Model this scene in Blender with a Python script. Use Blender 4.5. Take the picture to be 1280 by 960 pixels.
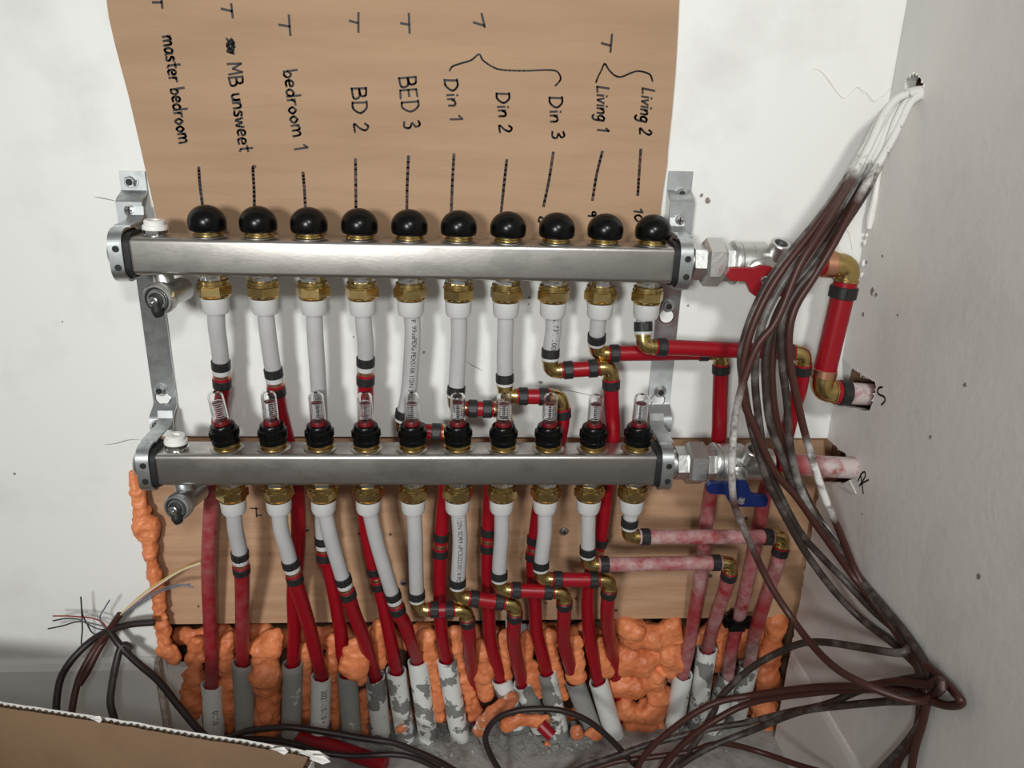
import bpy, bmesh, math, random
from mathutils import Vector, Matrix, noise
from mathutils.geometry import tessellate_polygon
for o in list(bpy.data.objects): bpy.data.objects.remove(o)
scene = bpy.context.scene
COL = scene.collection
V = Vector
random.seed(7)
# ------------------------------------------------------------------ camera
FPX = 960.0
P_, W_, R_ = map(math.radians, (19.8, 3.8, 1.72))
_h = V((math.sin(W_), math.cos(W_), 0)); _U = V((0, 0, 1))
FW = _h*math.cos(P_) - _U*math.sin(P_)
_rt = V((math.cos(W_), -math.sin(W_), 0)); _up = _h*math.sin(P_) + _U*math.cos(P_)
RT = _rt*math.cos(R_) + _up*math.sin(R_)
UP = _up*math.cos(R_) - _rt*math.sin(R_)
CAM = V((0, -0.875, 0))
cd = bpy.data.cameras.new('camera'); cam = bpy.data.objects.new('camera', cd); COL.objects.link(cam)
cd.sensor_width = 36; cd.lens = FPX/1280*36; cd.clip_start = 0.01
cam.matrix_world = Matrix(((RT.x, UP.x, -FW.x, CAM.x), (RT.y, UP.y, -FW.y, CAM.y), (RT.z, UP.z, -FW.z, CAM.z), (0, 0, 0, 1)))
scene.camera = cam
# ------------------------------------------------------------------ light
world = bpy.data.worlds.new('world'); scene.world = world; world.use_nodes = True
bg = world.node_tree.nodes['Background']
bg.inputs[0].default_value = (1.0, 0.97, 0.94, 1); bg.inputs[1].default_value = 0.19
def area(name, loc, target, sx, sy, power, col=(1, 1, 1)):
    l = bpy.data.lights.new(name, 'AREA'); l.shape = 'RECTANGLE'; l.size = sx; l.size_y = sy; l.energy = power; l.color = col
    o = bpy.data.objects.new(name, l); COL.objects.link(o); o.location = loc
    o.rotation_euler = (V(target) - V(loc)).to_track_quat('-Z', 'Y').to_euler(); return o
def spot(name, loc, target, ang, power, rad, blend=1., col=(1, 1, 1)):
    l = bpy.data.lights.new(name, 'SPOT'); l.energy = power; l.spot_size = math.radians(ang); l.spot_blend = blend; l.shadow_soft_size = rad; l.color = col
    o = bpy.data.objects.new(name, l); COL.objects.link(o); o.location = loc
    o.rotation_euler = (V(target) - V(loc)).to_track_quat('-Z', 'Y').to_euler(); return o
spot('key_spot', (-.45, -1.8, .16), (-.42, 0, -.14), 80, 84, .13, 1., (.985, 1, .985))  # unseen key spot, added with a soft cone to shape falloff rightwards and down
spot('fill_spot', (.20, -1.7, .70), (.42, 0, -.06), 72, 56, .10, 1., (.985, 1, .98))  # added unseen spot, turned to brighten the right wall
vs = scene.view_settings
vs.view_transform = 'Standard'; vs.look = 'None'; vs.gamma = 1; vs.exposure = 0.0; vs.use_curve_mapping = False
# ------------------------------------------------------------------ measuring helpers
def ray(px, py): return FW + RT*((px-640)/FPX) - UP*((py-480)/FPX)
def at(px, py, Y):
    d = ray(px, py); return CAM + d*((Y-CAM.y)/d.y)
def onX(px, py, X):
    d = ray(px, py); return CAM + d*((X-CAM.x)/d.x)
def onZ(px, py, Z):
    d = ray(px, py); return CAM + d*((Z-CAM.z)/d.z)
XR = 0.4637            # right wall face
ZF = -0.862            # floor
# ------------------------------------------------------------------ materials
MATS = {}
def nt(m): return m.node_tree.nodes, m.node_tree.links
def mat(name, col, rough=.5, metal=0., col2=None, nscale=8., nstretch=(1, 1, 1), thr=(.35, .65), bump=0., bscale=60., sss=0., trans=0., ior=1.45,
        paint=None, pscale=90., rough2=None, detail=5., coat=0., spec=None):
    m = bpy.data.materials.new(name); m.use_nodes = True; N, L = nt(m); b = N['Principled BSDF']
    b.inputs['Base Color'].default_value = (*col, 1); b.inputs['Roughness'].default_value = rough; b.inputs['Metallic'].default_value = metal
    b.inputs['IOR'].default_value = ior
    if spec is not None: b.inputs['Specular IOR Level'].default_value = spec
    if trans: b.inputs['Transmission Weight'].default_value = trans
    if coat: b.inputs['Coat Weight'].default_value = coat; b.inputs['Coat Roughness'].default_value = .15
    if sss:
        b.inputs['Subsurface Weight'].default_value = sss; b.inputs['Subsurface Radius'].default_value = (.006, .006, .006); b.inputs['Subsurface Scale'].default_value = 1
    tc = N.new('ShaderNodeNewGeometry'); mp = N.new('ShaderNodeMapping'); mp.inputs['Scale'].default_value = nstretch
    L.new(tc.outputs['Position'], mp.inputs['Vector'])
    out = None
    if col2 is not None:
        nz = N.new('ShaderNodeTexNoise'); nz.inputs['Scale'].default_value = nscale; nz.inputs['Detail'].default_value = detail; nz.inputs['Roughness'].default_value = .62
        L.new(mp.outputs[0], nz.inputs['Vector'])
        r = N.new('ShaderNodeMapRange'); r.inputs['From Min'].default_value = thr[0]; r.inputs['From Max'].default_value = thr[1]
        L.new(nz.outputs['Fac'], r.inputs['Value'])
        mx = N.new('ShaderNodeMix'); mx.data_type = 'RGBA'; mx.inputs['A'].default_value = (*col, 1); mx.inputs['B'].default_value = (*col2, 1)
        L.new(r.outputs[0], mx.inputs['Factor']); out = mx.outputs['Result']
        if rough2 is not None:
            rr = N.new('ShaderNodeMapRange'); rr.inputs['To Min'].default_value = rough; rr.inputs['To Max'].default_value = rough2
            L.new(r.outputs[0], rr.inputs['Value']); L.new(rr.outputs[0], b.inputs['Roughness'])
    if paint is not None:
        a = N.new('ShaderNodeAttribute'); a.attribute_name = 'paint'
        nz = N.new('ShaderNodeTexNoise'); nz.inputs['Scale'].default_value = pscale; nz.inputs['Detail'].default_value = 6; nz.inputs['Roughness'].default_value = .7
        L.new(tc.outputs['Position'], nz.inputs['Vector'])
        ad = N.new('ShaderNodeMath'); ad.operation = 'MULTIPLY_ADD'; ad.inputs[1].default_value = 5.0; ad.inputs[2].default_value = -1.55
        L.new(nz.outputs['Fac'], ad.inputs[0])
        mu = N.new('ShaderNodeMath'); mu.operation = 'MULTIPLY'; mu.use_clamp = True
        L.new(a.outputs['Fac'], mu.inputs[0]); L.new(ad.outputs[0], mu.inputs[1]); rg = mu
        mx = N.new('ShaderNodeMix'); mx.data_type = 'RGBA'; mx.inputs['B'].default_value = (*paint, 1)
        if out: L.new(out, mx.inputs['A'])
        else: mx.inputs['A'].default_value = (*col, 1)
        L.new(rg.outputs[0], mx.inputs['Factor']); out = mx.outputs['Result']
    if out: L.new(out, b.inputs['Base Color'])
    if bump:
        nb = N.new('ShaderNodeTexNoise'); nb.inputs['Scale'].default_value = bscale; nb.inputs['Detail'].default_value = 4
        L.new(mp.outputs[0], nb.inputs['Vector'])
        bp = N.new('ShaderNodeBump'); bp.inputs['Strength'].default_value = bump; bp.inputs['Distance'].default_value = .002
        L.new(nb.outputs['Fac'], bp.inputs['Height']); L.new(bp.outputs[0], b.inputs['Normal'])
    MATS[name] = m; return m
WALL = mat('wall_paint', (.80, .80, .775), .6, col2=(.62, .605, .58), nscale=6, thr=(.52, .88), bump=.12, bscale=55)
WALLR = mat('wall_paint_right', (.78, .755, .72), .55, col2=(.64, .615, .58), nscale=4.5, thr=(.5, .8), bump=.25, bscale=80)
GYP = mat('gypsum', (.62, .58, .52), .9, col2=(.4, .33, .27), nscale=90)
CONC = mat('concrete', (.36, .35, .33), .85, col2=(.20, .19, .18), nscale=28, thr=(.42, .68), bump=.8, bscale=120)
CARD = mat('cardboard', (.40, .255, .155), .8, col2=(.33, .205, .12), nscale=9, nstretch=(.35, 1, 3.2), thr=(.4, .72), bump=.15, bscale=160)
CARDB = mat('cardboard_box_liner', (.25, .155, .088), .85, col2=(.20, .12, .068), nscale=7, thr=(.4, .7))
FLUTE = mat('cardboard_fluting', (.14, .09, .055), .9)
PAPER = mat('white_paper', (.78, .76, .72), .8)
INK = mat('black_marker', (.02, .014, .014), .6)
INKB = mat('beaded_marker', (.012, .01, .01), .6, col2=(.13, .05, .035), nscale=230, thr=(.5, .6))
PLY = mat('plywood', (.54, .335, .205), .55, col2=(.38, .215, .12), nscale=7, nstretch=(.6, 1, 7), thr=(.38, .72), bump=.2, bscale=40)
PLYE = mat('plywood_dark_edge', (.12, .07, .045), .9)
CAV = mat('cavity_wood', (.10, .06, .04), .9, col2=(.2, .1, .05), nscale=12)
STEEL = mat('brushed_stainless', (.56, .535, .50), .30, 1., col2=(.30, .28, .26), nscale=24, nstretch=(.5, 1, 1.1), thr=(.42, .62), rough2=.46, bump=.03, bscale=300)
GALV = mat('galvanised_steel', (.58, .60, .60), .36, 1., col2=(.40, .42, .42), nscale=60, thr=(.4, .65), rough2=.5)
CHROME = mat('chrome', (.75, .75, .74), .16, 1.)
NICKEL = mat('nickel_cast', (.62, .62, .60), .38, 1., bump=.15, bscale=200)
BRASS = mat('brass', (.66, .49, .20), .25, 1., col2=(.48, .34, .13), nscale=70)
COPPER = mat('copper', (.72, .36, .22), .35, 1.)
BLACKP = mat('black_plastic', (.0025, .0025, .0025), .26, spec=.32)
RUBBER = mat('black_rubber', (.012, .012, .012), .6)
CRIMP = mat('blackened_crimp', (.022, .021, .021), .45, .2)
PEXW = mat('natural_pex', (.47, .462, .458), .34, sss=.3, col2=(.40, .392, .388), nscale=12)
PEXR = mat('red_pex', (.27, .003, .010), .33, paint=(.56, .47, .45), pscale=55)
WHITEP = mat('white_plastic', (.52, .515, .505), .4, sss=.1)
VENTW = mat('white_vent_plastic', (.82, .80, .76), .4)
PVC = mat('pvc_splashed', (.70, .71, .685), .55, col2=(.215, .215, .205), nscale=24, thr=(.53, .543), bump=.25, bscale=110)
PVCG = mat('pvc_coated', (.29, .29, .275), .8, col2=(.55, .55, .53), nscale=20, thr=(.645, .66), bump=.6, bscale=160)
FOAM = mat('orange_foam', (.80, .27, .11), .42, col2=(.58, .155, .055), nscale=26, thr=(.4, .66), sss=.1, bump=.9, bscale=120)
FOAMW = mat('dusty_foam', (.60, .19, .08), .6, col2=(.75, .66, .6), nscale=70, thr=(.55, .62))
CABLE = mat('brown_cable', (.056, .018, .013), .42, paint=(.72, .71, .68), pscale=60)
CABLEG = mat('grey_brown_cable', (.035, .023, .020), .45, paint=(.72, .71, .68), pscale=60, col2=(.13, .11, .10), nscale=45, thr=(.48, .70))
CABLED = mat('dark_cable', (.022, .014, .013), .42, paint=(.6, .6, .58), pscale=55)
REDH = mat('red_handle', (.27, .005, .010), .45)
BLUEH = mat('blue_handle', (.003, .012, .085), .42)
GLASS = mat('clear_plastic', (1, 1, 1), .04, trans=1., ior=1.42)
REDI = mat('red_indicator', (.13, .004, .007), .35)
TICK = mat('scale_print', (.75, .75, .75), .5)
WWIRE = mat('wire_white', (.72, .66, .58), .5); YWIRE = mat('wire_yellow', (.6, .45, .12), .5); PWIRE = mat('wire_pink', (.55, .25, .2), .5)
GWIRE = mat('wire_grey_blue', (.13, .16, .2), .5); KWIRE = mat('wire_black', (.015, .015, .015), .4); RWIRE = mat('wire_red', (.28, .03, .02), .4)
FLAKE = mat('paint_flake', (.42, .42, .40), .8, col2=(.2, .2, .195), nscale=30)
# ------------------------------------------------------------------ mesh builder
ORG = {}
def frame(d, up=None):
    d = V(d).normalized(); u = V(up) if up is not None else (V((0, 0, 1)) if abs(d.z) < .9 else V((0, -1, 0)))
    x = u.cross(d); x.normalize(); y = d.cross(x); return x, y, d
def spline(pts, res=6):
    if len(pts) < 3: return [V(p) for p in pts]
    P = [V(p) for p in pts]; P = [P[0]*2-P[1]] + P + [P[-1]*2-P[-2]]; out = []
    for i in range(1, len(P)-2):
        a, b, c, d = P[i-1], P[i], P[i+1], P[i+2]
        for k in range(res):
            t = k/res
            out.append(.5*((2*b) + (c-a)*t + (2*a-5*b+4*c-d)*t*t + (3*b-a-3*c+d)*t**3))
    out.append(P[-2]); return out
def lerp_list(vals, n):
    if len(vals) == 1: return [vals[0]]*n
    o = []
    for i in range(n):
        f = i/(n-1)*(len(vals)-1); k = min(int(f), len(vals)-2); o.append(vals[k]*(1-(f-k)) + vals[k+1]*(f-k))
    return o
class MB:
    def __init__(s): s.v = []; s.f = []; s.p = []
    def add(s, vs, fs, paint=0.):
        o = len(s.v); s.v += [V(v) for v in vs]; s.f += [tuple(i+o for i in f) for f in fs]
        s.p += list(paint) if isinstance(paint, (list, tuple)) else [paint]*len(vs); return s
    def loft(s, rings, closed=False, caps=True, paint=None):
        n = len(rings[0]); vs = [v for r in rings for v in r]; fs = []; m = len(rings)
        for i in range(m if closed else m-1):
            a = i*n; b = ((i+1) % m)*n
            for k in range(n): fs.append((a+k, a+(k+1) % n, b+(k+1) % n, b+k))
        if caps and not closed: fs.append(tuple(range(n))[::-1]); fs.append(tuple((m-1)*n+k for k in range(n)))
        pt = [paint[i] for i in range(m) for k in range(n)] if paint else 0.
        return s.add(vs, fs, pt)
    def tube(s, pts, r, n=12, res=6, paint=None, smooth=True, caps=True):
        P = spline(pts, res) if smooth else [V(p) for p in pts]
        m = len(P); rr = lerp_list(r if isinstance(r, (list, tuple)) else [r], m); pp = lerp_list(paint, m) if paint else None
        t0 = (P[1]-P[0]).normalized(); x, y, _ = frame(t0); rings = []
        for i in range(m):
            t = (P[min(i+1, m-1)] - P[max(i-1, 0)]).normalized()
            x = (x - t*x.dot(t)).normalized(); y = t.cross(x)
            rings.append([P[i] + (x*math.cos(2*math.pi*k/n) + y*math.sin(2*math.pi*k/n))*rr[i] for k in range(n)])
        return s.loft(rings, paint=pp, caps=caps)
    def lathe(s, p, d, prof, n=24, up=None, closed=False, rot=0., paint=0.):
        x, y, z = frame(d, up); p = V(p)
        rings = [[p + z*h + (x*math.cos(rot+2*math.pi*k/n) + y*math.sin(rot+2*math.pi*k/n))*max(r, 1e-5) for k in range(n)] for r, h in prof]
        return s.loft(rings, closed=closed)
    def box(s, c, sz, ax=None):
        c = V(c); X, Y, Z = ax if ax else (V((1, 0, 0)), V((0, 1, 0)), V((0, 0, 1))); a, b, e = sz[0]/2, sz[1]/2, sz[2]/2
        vs = [c + X*i*a + Y*j*b + Z*k*e for i in (-1, 1) for j in (-1, 1) for k in (-1, 1)]
        return s.add(vs, [(0, 1, 3, 2), (4, 6, 7, 5), (0, 4, 5, 1), (2, 3, 7, 6), (0, 2, 6, 4), (1, 5, 7, 3)])
    def prism(s, outline, d):                      # planar 3D outline extruded by vector d
        n = len(outline); A = [V(p) for p in outline]; d = V(d); B = [p+d for p in A]
        tri = tessellate_polygon([A])
        fs = [tuple(t) for t in tri] + [tuple(i+n for i in t)[::-1] for t in tri]
        fs += [(i, (i+1) % n, n+(i+1) % n, n+i) for i in range(n)]
        return s.add(A+B, fs)
    def plate(s, loops, d):                        # outline with holes
        A = [V(p) for l in loops for p in l]; n = len(A); d = V(d); B = [p+d for p in A]
        tri = tessellate_polygon([[V(p) for p in l] for l in loops])
        fs = [tuple(t) for t in tri] + [tuple(i+n for i in t)[::-1] for t in tri]; o = 0
        for l in loops:
            m = len(l); fs += [(o+i, o+(i+1) % m, n+o+(i+1) % m, n+o+i) for i in range(m)]; o += m
        return s.add(A+B, fs)
    def sphere(s, c, r, sub=2, sc=(1, 1, 1), nz=0., ns=40.):
        bm = bmesh.new(); bmesh.ops.create_icosphere(bm, subdivisions=sub, radius=1); c = V(c); vs = []
        for v in bm.verts:
            q = V((v.co.x*sc[0], v.co.y*sc[1], v.co.z*sc[2]))*r
            if nz: q *= 1 + nz*noise.noise((c+q)*ns)
            vs.append(c+q)
        fs = [tuple(v.index for v in f.verts) for f in bm.faces]; bm.free(); return s.add(vs, fs)
    def build(s, name, m, parent=None, smooth=True, ang=38, kind=None, label=None):
        org = ORG.get(parent.name, V((0, 0, 0))) if parent else (sum(s.v, V())/len(s.v) if s.v else V())
        me = bpy.data.meshes.new(name); me.from_pydata([v-org for v in s.v], [], s.f)
        bm = bmesh.new(); bm.from_mesh(me); bmesh.ops.recalc_face_normals(bm, faces=bm.faces); bm.to_mesh(me); bm.free()
        if smooth:
            for p in me.polygons: p.use_smooth = True
            me.set_sharp_from_angle(angle=math.radians(ang))
        if any(s.p):
            a = me.attributes.new('paint', 'FLOAT', 'POINT'); a.data.foreach_set('value', s.p)
        me.materials.append(m)
        o = bpy.data.objects.new(name, me); COL.objects.link(o)
        if parent: o.parent = parent; ORG[o.name] = org
        else: o.location = org; ORG[o.name] = org
        if kind: o['kind'] = kind
        if label: o['label'] = label
        return o
def thing(name, loc, label, cat, group=None):
    o = bpy.data.objects.new(name, None); o.empty_display_size = .02; COL.objects.link(o); o.location = loc; ORG[o.name] = V(loc)
    return tag(o, label, cat, group)
def tag(o, label, cat, group=None):
    o['label'] = label; o['category'] = cat
    if group: o['group'] = group
    return o
def struct(o): o['kind'] = 'structure'; return o
def rrect(w, h, r, seg=4):
    pts = []
    for cx, cy, a0 in ((w/2-r, h/2-r, 0), (-w/2+r, h/2-r, 90), (-w/2+r, -h/2+r, 180), (w/2-r, -h/2+r, 270)):
        for k in range(seg+1):
            a = math.radians(a0+90*k/seg); pts.append((cx+r*math.cos(a), cy+r*math.sin(a)))
    return pts
def jag(pts, amp, step):                           # ragged polyline in 3D
    out = []
    for a, b in zip(pts[:-1], pts[1:]):
        a = V(a); b = V(b); n = max(1, int((b-a).length/step))
        for k in range(n): 
            q = a.lerp(b, k/n)
            if k: q += V((0, random.uniform(-amp, amp), random.uniform(-amp, amp)*.5))
            out.append(q)
    out.append(V(pts[-1])); return out
ORD = ['first', 'second', 'third', 'fourth', 'fifth', 'sixth', 'seventh', 'eighth', 'ninth', 'tenth']
# ================================================================== SETTING
ZS = -0.386          # lower edge of the drywall above the plywood
XC = at(184, 680, 0).x        # left edge of the cut-out
T = .012
b = MB()
XB = XR+.03
b.plate([[(-1.9, 0, 1.3), (XB, 0, 1.3), (XB, 0, ZS), (XC+.02, 0, ZS), (XC+.012, 0, ZS-.03), (XC, 0, ZS-.06), (XC-.002, 0, -.55), (XC+.003, 0, ZF), (-1.9, 0, ZF)]], (0, T, 0))
wall_back = struct(b.build('wall_back', WALL, smooth=False)); wall_back['label'] = 'white painted drywall with the lower part cut away'
# right wall with torn edge, notches and cable hole
cy = -.0012
edge = [V((XR, cy, 1.3))] + [onX(*q, XR) for q in ((1053, 446),)]
edge[1].y = cy
nS = [onX(*q, XR) for q in ((1062, 458), (1071, 464), (1082, 471), (1096, 479), (1094, 490), (1091, 503), (1087, 513), (1078, 513), (1062, 509), (1043, 508))]
nS[-1].y = cy-.001
mid = [V((XR, cy, onX(1035, 549, XR).z))]
nR = [onX(*q, XR) for q in ((1047, 560), (1058, 568), (1069, 580), (1067, 594), (1057, 607), (1049, 603), (1038, 602), (1024, 600))]
nR[-1].y = -.003
low = [V((XR, -.004, -.45)), V((XR, -.003, -.56)), V((XR, -.006, -.68)), V((XR, -.008, ZF))]
bd = [edge[0]] + jag([edge[0], edge[1]], .0011, .012)[1:] + jag([edge[1]]+nS+mid+nR, .0016, .005)[1:] + jag([nR[-1]]+low, .0022, .006)[1:]
YE = -.62
outer = bd + [V((XR, YE, ZF)), V((XR, YE, 1.3))]
hole = [onX(*q, XR) for q in ((1131, 110), (1131, 105), (1132, 101), (1135, 97), (1138, 95), (1142, 92), (1146, 93), (1149, 96), (1153, 102), (1155, 108), (1153, 113), (1152, 118), (1149, 124), (1145, 127), (1142, 130), (1139, 126), (1136, 121), (1133, 116))]
b = MB(); b.plate([outer, hole], (T, 0, 0))
wall_right = struct(b.build('wall_right', WALLR, smooth=False)); wall_right['label'] = 'grey white drywall side wall with torn edge and holes'
# timber and void behind the right wall
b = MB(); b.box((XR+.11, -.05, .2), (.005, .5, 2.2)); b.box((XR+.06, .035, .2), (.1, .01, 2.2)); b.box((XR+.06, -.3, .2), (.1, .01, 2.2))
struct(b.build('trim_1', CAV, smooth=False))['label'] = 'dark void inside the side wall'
b = MB(); b.box((XR+.035, .012, -.2), (.04, .045, 1.3)); b.box((XR+.045, -.045, -.35), (.02, .03, .5))
struct(b.build('trim_2', mat('stud_timber', (.30, .19, .12), .8, col2=(.16, .09, .05), nscale=20, nstretch=(1, 1, .2)), smooth=False))['label'] = 'brown timber stud behind the torn side wall'
# paper fringe along torn edges
b = MB()
for seq in (nS[:7], nR[:5]):
    for a, c in zip(seq[:-1], seq[1:]):
        n = max(2, int((c-a).length/.004))
        for k in range(n):
            p = a.lerp(c, (k+random.random())/n); w = random.uniform(.0015, .004)
            q = V((-random.uniform(.0005, .0025), random.uniform(-w, w), random.uniform(-w, w)))
            b.add([p+V((-.0004, 0, 0)), p+(c-a).normalized()*w+V((-.0004, 0, 0)), p+q, p+q+V((.0006, .0006, 0))], [(0, 1, 2), (0, 1, 3), (1, 2, 3), (0, 2, 3)])
pts = [onX(*q, XR-.0006) for q in ((1053, 606), (1063, 600), (1071, 617), (1062, 613))]
b.prism(pts, (-.0015, 0, 0))
for k in range(18):
    a = 2*math.pi*k/18; p = hole[k]; b.sphere(p+V((-.0004, 0, 0)), random.uniform(.001, .0024), 1, (.6, 1, 1.2), .5, 300)
b.build('torn_paper', PAPER, wall_right, smooth=False)
# caulk peeled from the corner
b = MB()
b.tube([onX(q[0], q[1], XR-.003) for q in ((1104, 178), (1101, 200), (1097, 225), (1093, 250), (1088, 272), (1086, 286))], [.0015, .003, .0028, .0035, .0042, .003], 8)
for q in ((1083, 295), (1081, 303), (1079, 330), (1077, 344), (1073, 349)): b.sphere(onX(*q, XR-.002), random.uniform(.0012, .0022), 2, (1, 1, 1.8), .6, 300)
b.build('caulk', VENTW, wall_right)
b = MB()
for o in (((1066, 228), (1077, 222), (1076, 262), (1073, 290), (1069, 306), (1065, 312), (1061, 292), (1056, 284), (1063, 270)), ((1048, 300), (1050, 300), (1050, 312), (1047, 312))):
    b.prism([at(*q, -.0002) for q in o], (0, -.0012, 0))
for pl in (((1018, 85), (1030, 92), (1052, 121), (1062, 116), (1072, 108), (1080, 118)), ((1078, 112), (1085, 118), (1092, 126), (1100, 121), (1106, 118), (1112, 110), (1114, 122))):
    b.tube([at(*q, -.0003) for q in pl], [.0004, .0012, .0006, .0014, .0005], 6)
b.build('paint_drip', VENTW, wall_back)
SMUD = mat('smudge', (.24, .20, .175), .8)
def smudge(q, r, wall, parent, m=SMUD):
    c = (at(*q, -.0001) if wall == 'b' else onX(*q, XR-.0001)); u, v = (V((1, 0, 0)), V((0, 0, 1))) if wall == 'b' else (V((0, 1, 0)), V((0, 0, 1)))
    n = V((0, -1, 0)) if wall == 'b' else V((-1, 0, 0)); b = MB(); rn = random.Random(int(q[0]*3+q[1]))
    b.prism([c+(u*math.cos(k*.698)+v*math.sin(k*.698))*r*rn.uniform(.45, 1.1) for k in range(9)], n*.0003); b.build('smudge', m, parent, smooth=False)
for q, r in (((1090, 364), .005), ((1095, 369), .003), ((1079, 393), .003), ((1122, 394), .0022), ((1083, 328), .0025), ((1103, 320), .0025), ((1163, 546), .0025), ((1223, 720), .0035), ((1078, 643), .0015), ((1206, 481), .003)): smudge(q, r, 'r', wall_right)
for q, r in (((877, 244), .0028), ((884, 251), .004), ((78, 402), .0012), ((18, 592), .002), ((662, 372), .002), ((640, 462), .002), ((442, 421), .0014), ((661, 380), .0014), ((676, 478), .003), ((700, 489), .003), ((530, 440), .002), ((860, 382), .0018)): smudge(q, r, 'b', wall_back)
b = MB()
for pl in (((118, 246), (130, 248), (148, 252)), ((130, 556), (146, 554), (160, 550), (176, 549)), ((700, 487), (720, 490), (745, 496)), ((583, 452), (593, 458), (603, 463))):
    b.tube([at(*q, .0002) for q in pl], [.0003, .0006, .0003], 6)
b.build('crack', SMUD, wall_back)
# plywood
ZPB = -.668
ply = thing('plywood_panel', (0, .02, ZPB), 'bare plywood board with horizontal grain behind the lower manifold', 'plywood board')
b = MB(); b.box(((XC-.03+XB)/2, .0215, (ZS+.03+ZPB)/2), (XB-XC+.03, .018, ZS+.03-ZPB)); b.build('board', PLY, ply, smooth=False)
b = MB(); b.box(((XC+XB)/2, .014, ZS+.0005), (XB-XC-.03, .006, .0045)); b.build('seam', PLYE, ply, smooth=False)
def screw(p, d, r, parent, m=GALV, name='screw'):
    b = MB(); d = V(d).normalized(); x, y, z = frame(d); p = V(p)
    b.lathe(p, d, [(r, 0), (r, r*.25), (r*.75, r*.55), (r*.25, r*.62)], 14)
    o = b.build(name, m, parent)
    b = MB(); q = p+z*r*.6; b.box(q, (r*1.2, r*.25, r*.15), (x, y, z)); b.box(q, (r*.25, r*1.2, r*.15), (x, y, z)); 
    return o, b
o, bb = screw(at(705, 664, .012), (0, -1, 0), .006, ply); bb.build('screw_slot', RUBBER, o)
o, bb = screw(at(505, 728, .012), (0, -1, 0), .005, ply); bb.build('screw_slot', RUBBER, o)
o, bb = screw(at(384, 662, .012), (0, -1, 0), .003, ply); bb.build('screw_slot', RUBBER, o)
b = MB()
for q, r in (((290, 663), 3.5), ((337, 693), 1), ((449, 667), 2), ((488, 668), 2), ((720, 748), 2), ((682, 754), 1.5), ((888, 720), 3), ((933, 648), 2.5), ((248, 758), 1.5), ((770, 763), 2.5), ((415, 772), 1.5)):
    b.lathe(at(*q, .0119), (0, -1, 0), [(r*.001, 0), (r*.001, .0004)], 10)
b.build('knot', PLYE, ply)
# cavity below
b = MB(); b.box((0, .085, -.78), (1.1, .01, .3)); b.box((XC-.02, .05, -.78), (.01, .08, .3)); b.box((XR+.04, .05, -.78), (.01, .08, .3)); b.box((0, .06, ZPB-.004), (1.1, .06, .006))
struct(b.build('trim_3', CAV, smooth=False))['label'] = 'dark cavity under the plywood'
b = MB(); 
for x0, x1, z0, z1 in ((575, 592, 768, 800), (632, 652, 765, 800), (640, 668, 782, 800)): 
    b.prism([at(x0, z0, .008), at(x1, z0, .008), at(x1, z1, .01), at(x0, z1, .01)], (0, .004, 0))
b.build('membrane_strip', FLAKE, ply, smooth=False)
b = MB(); n = 60; xs = [-2.0+i*(XR+2.02)/n for i in range(n+1)]
bk = [V((x, .03+.006*noise.noise((x*30, 0, 3)), ZF)) for x in xs]
b.prism(bk + [V((XR+.02, -1.8, ZF)), V((-2, -1.8, ZF))], (0, 0, -.05))
floor = struct(b.build('floor', CONC, smooth=False)); floor['label'] = 'rough grey concrete floor'
# baseboards
b = MB(); zb = -.709
prof = [(0, ZF), (-.014, ZF), (-.014, zb-.012), (-.009, zb-.004), (-.004, zb), (0, zb)]
xe = at(197, 860, -.012).x
b.prism([V((-1.9, y, z)) for y, z in prof], (1.9+xe, 0, 0)); struct(b.build('baseboard_left', WALL, smooth=False))
b = MB(); b.box((xe+.004, -.003, (ZF+zb)/2), (.006, .02, zb-ZF)); struct(b.build('trim_4', GYP, smooth=False))['label'] = 'raw brown end of the left baseboard'
b = MB(); b.prism([at(206, 830, .004), at(244, 836, .004), V((at(252, 900, .004).x, .004, ZF)), V((at(206, 900, .004).x, .004, ZF))], (0, .01, 0))
struct(b.build('trim_5', WALLR, smooth=False))['label'] = 'grey board piece beside the foam'
b = MB(); b.prism([V((XR+y*.25, -.012, z)) for y, z in prof], (0, -.6, 0)); struct(b.build('baseboard_right', WALLR, smooth=False))
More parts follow.
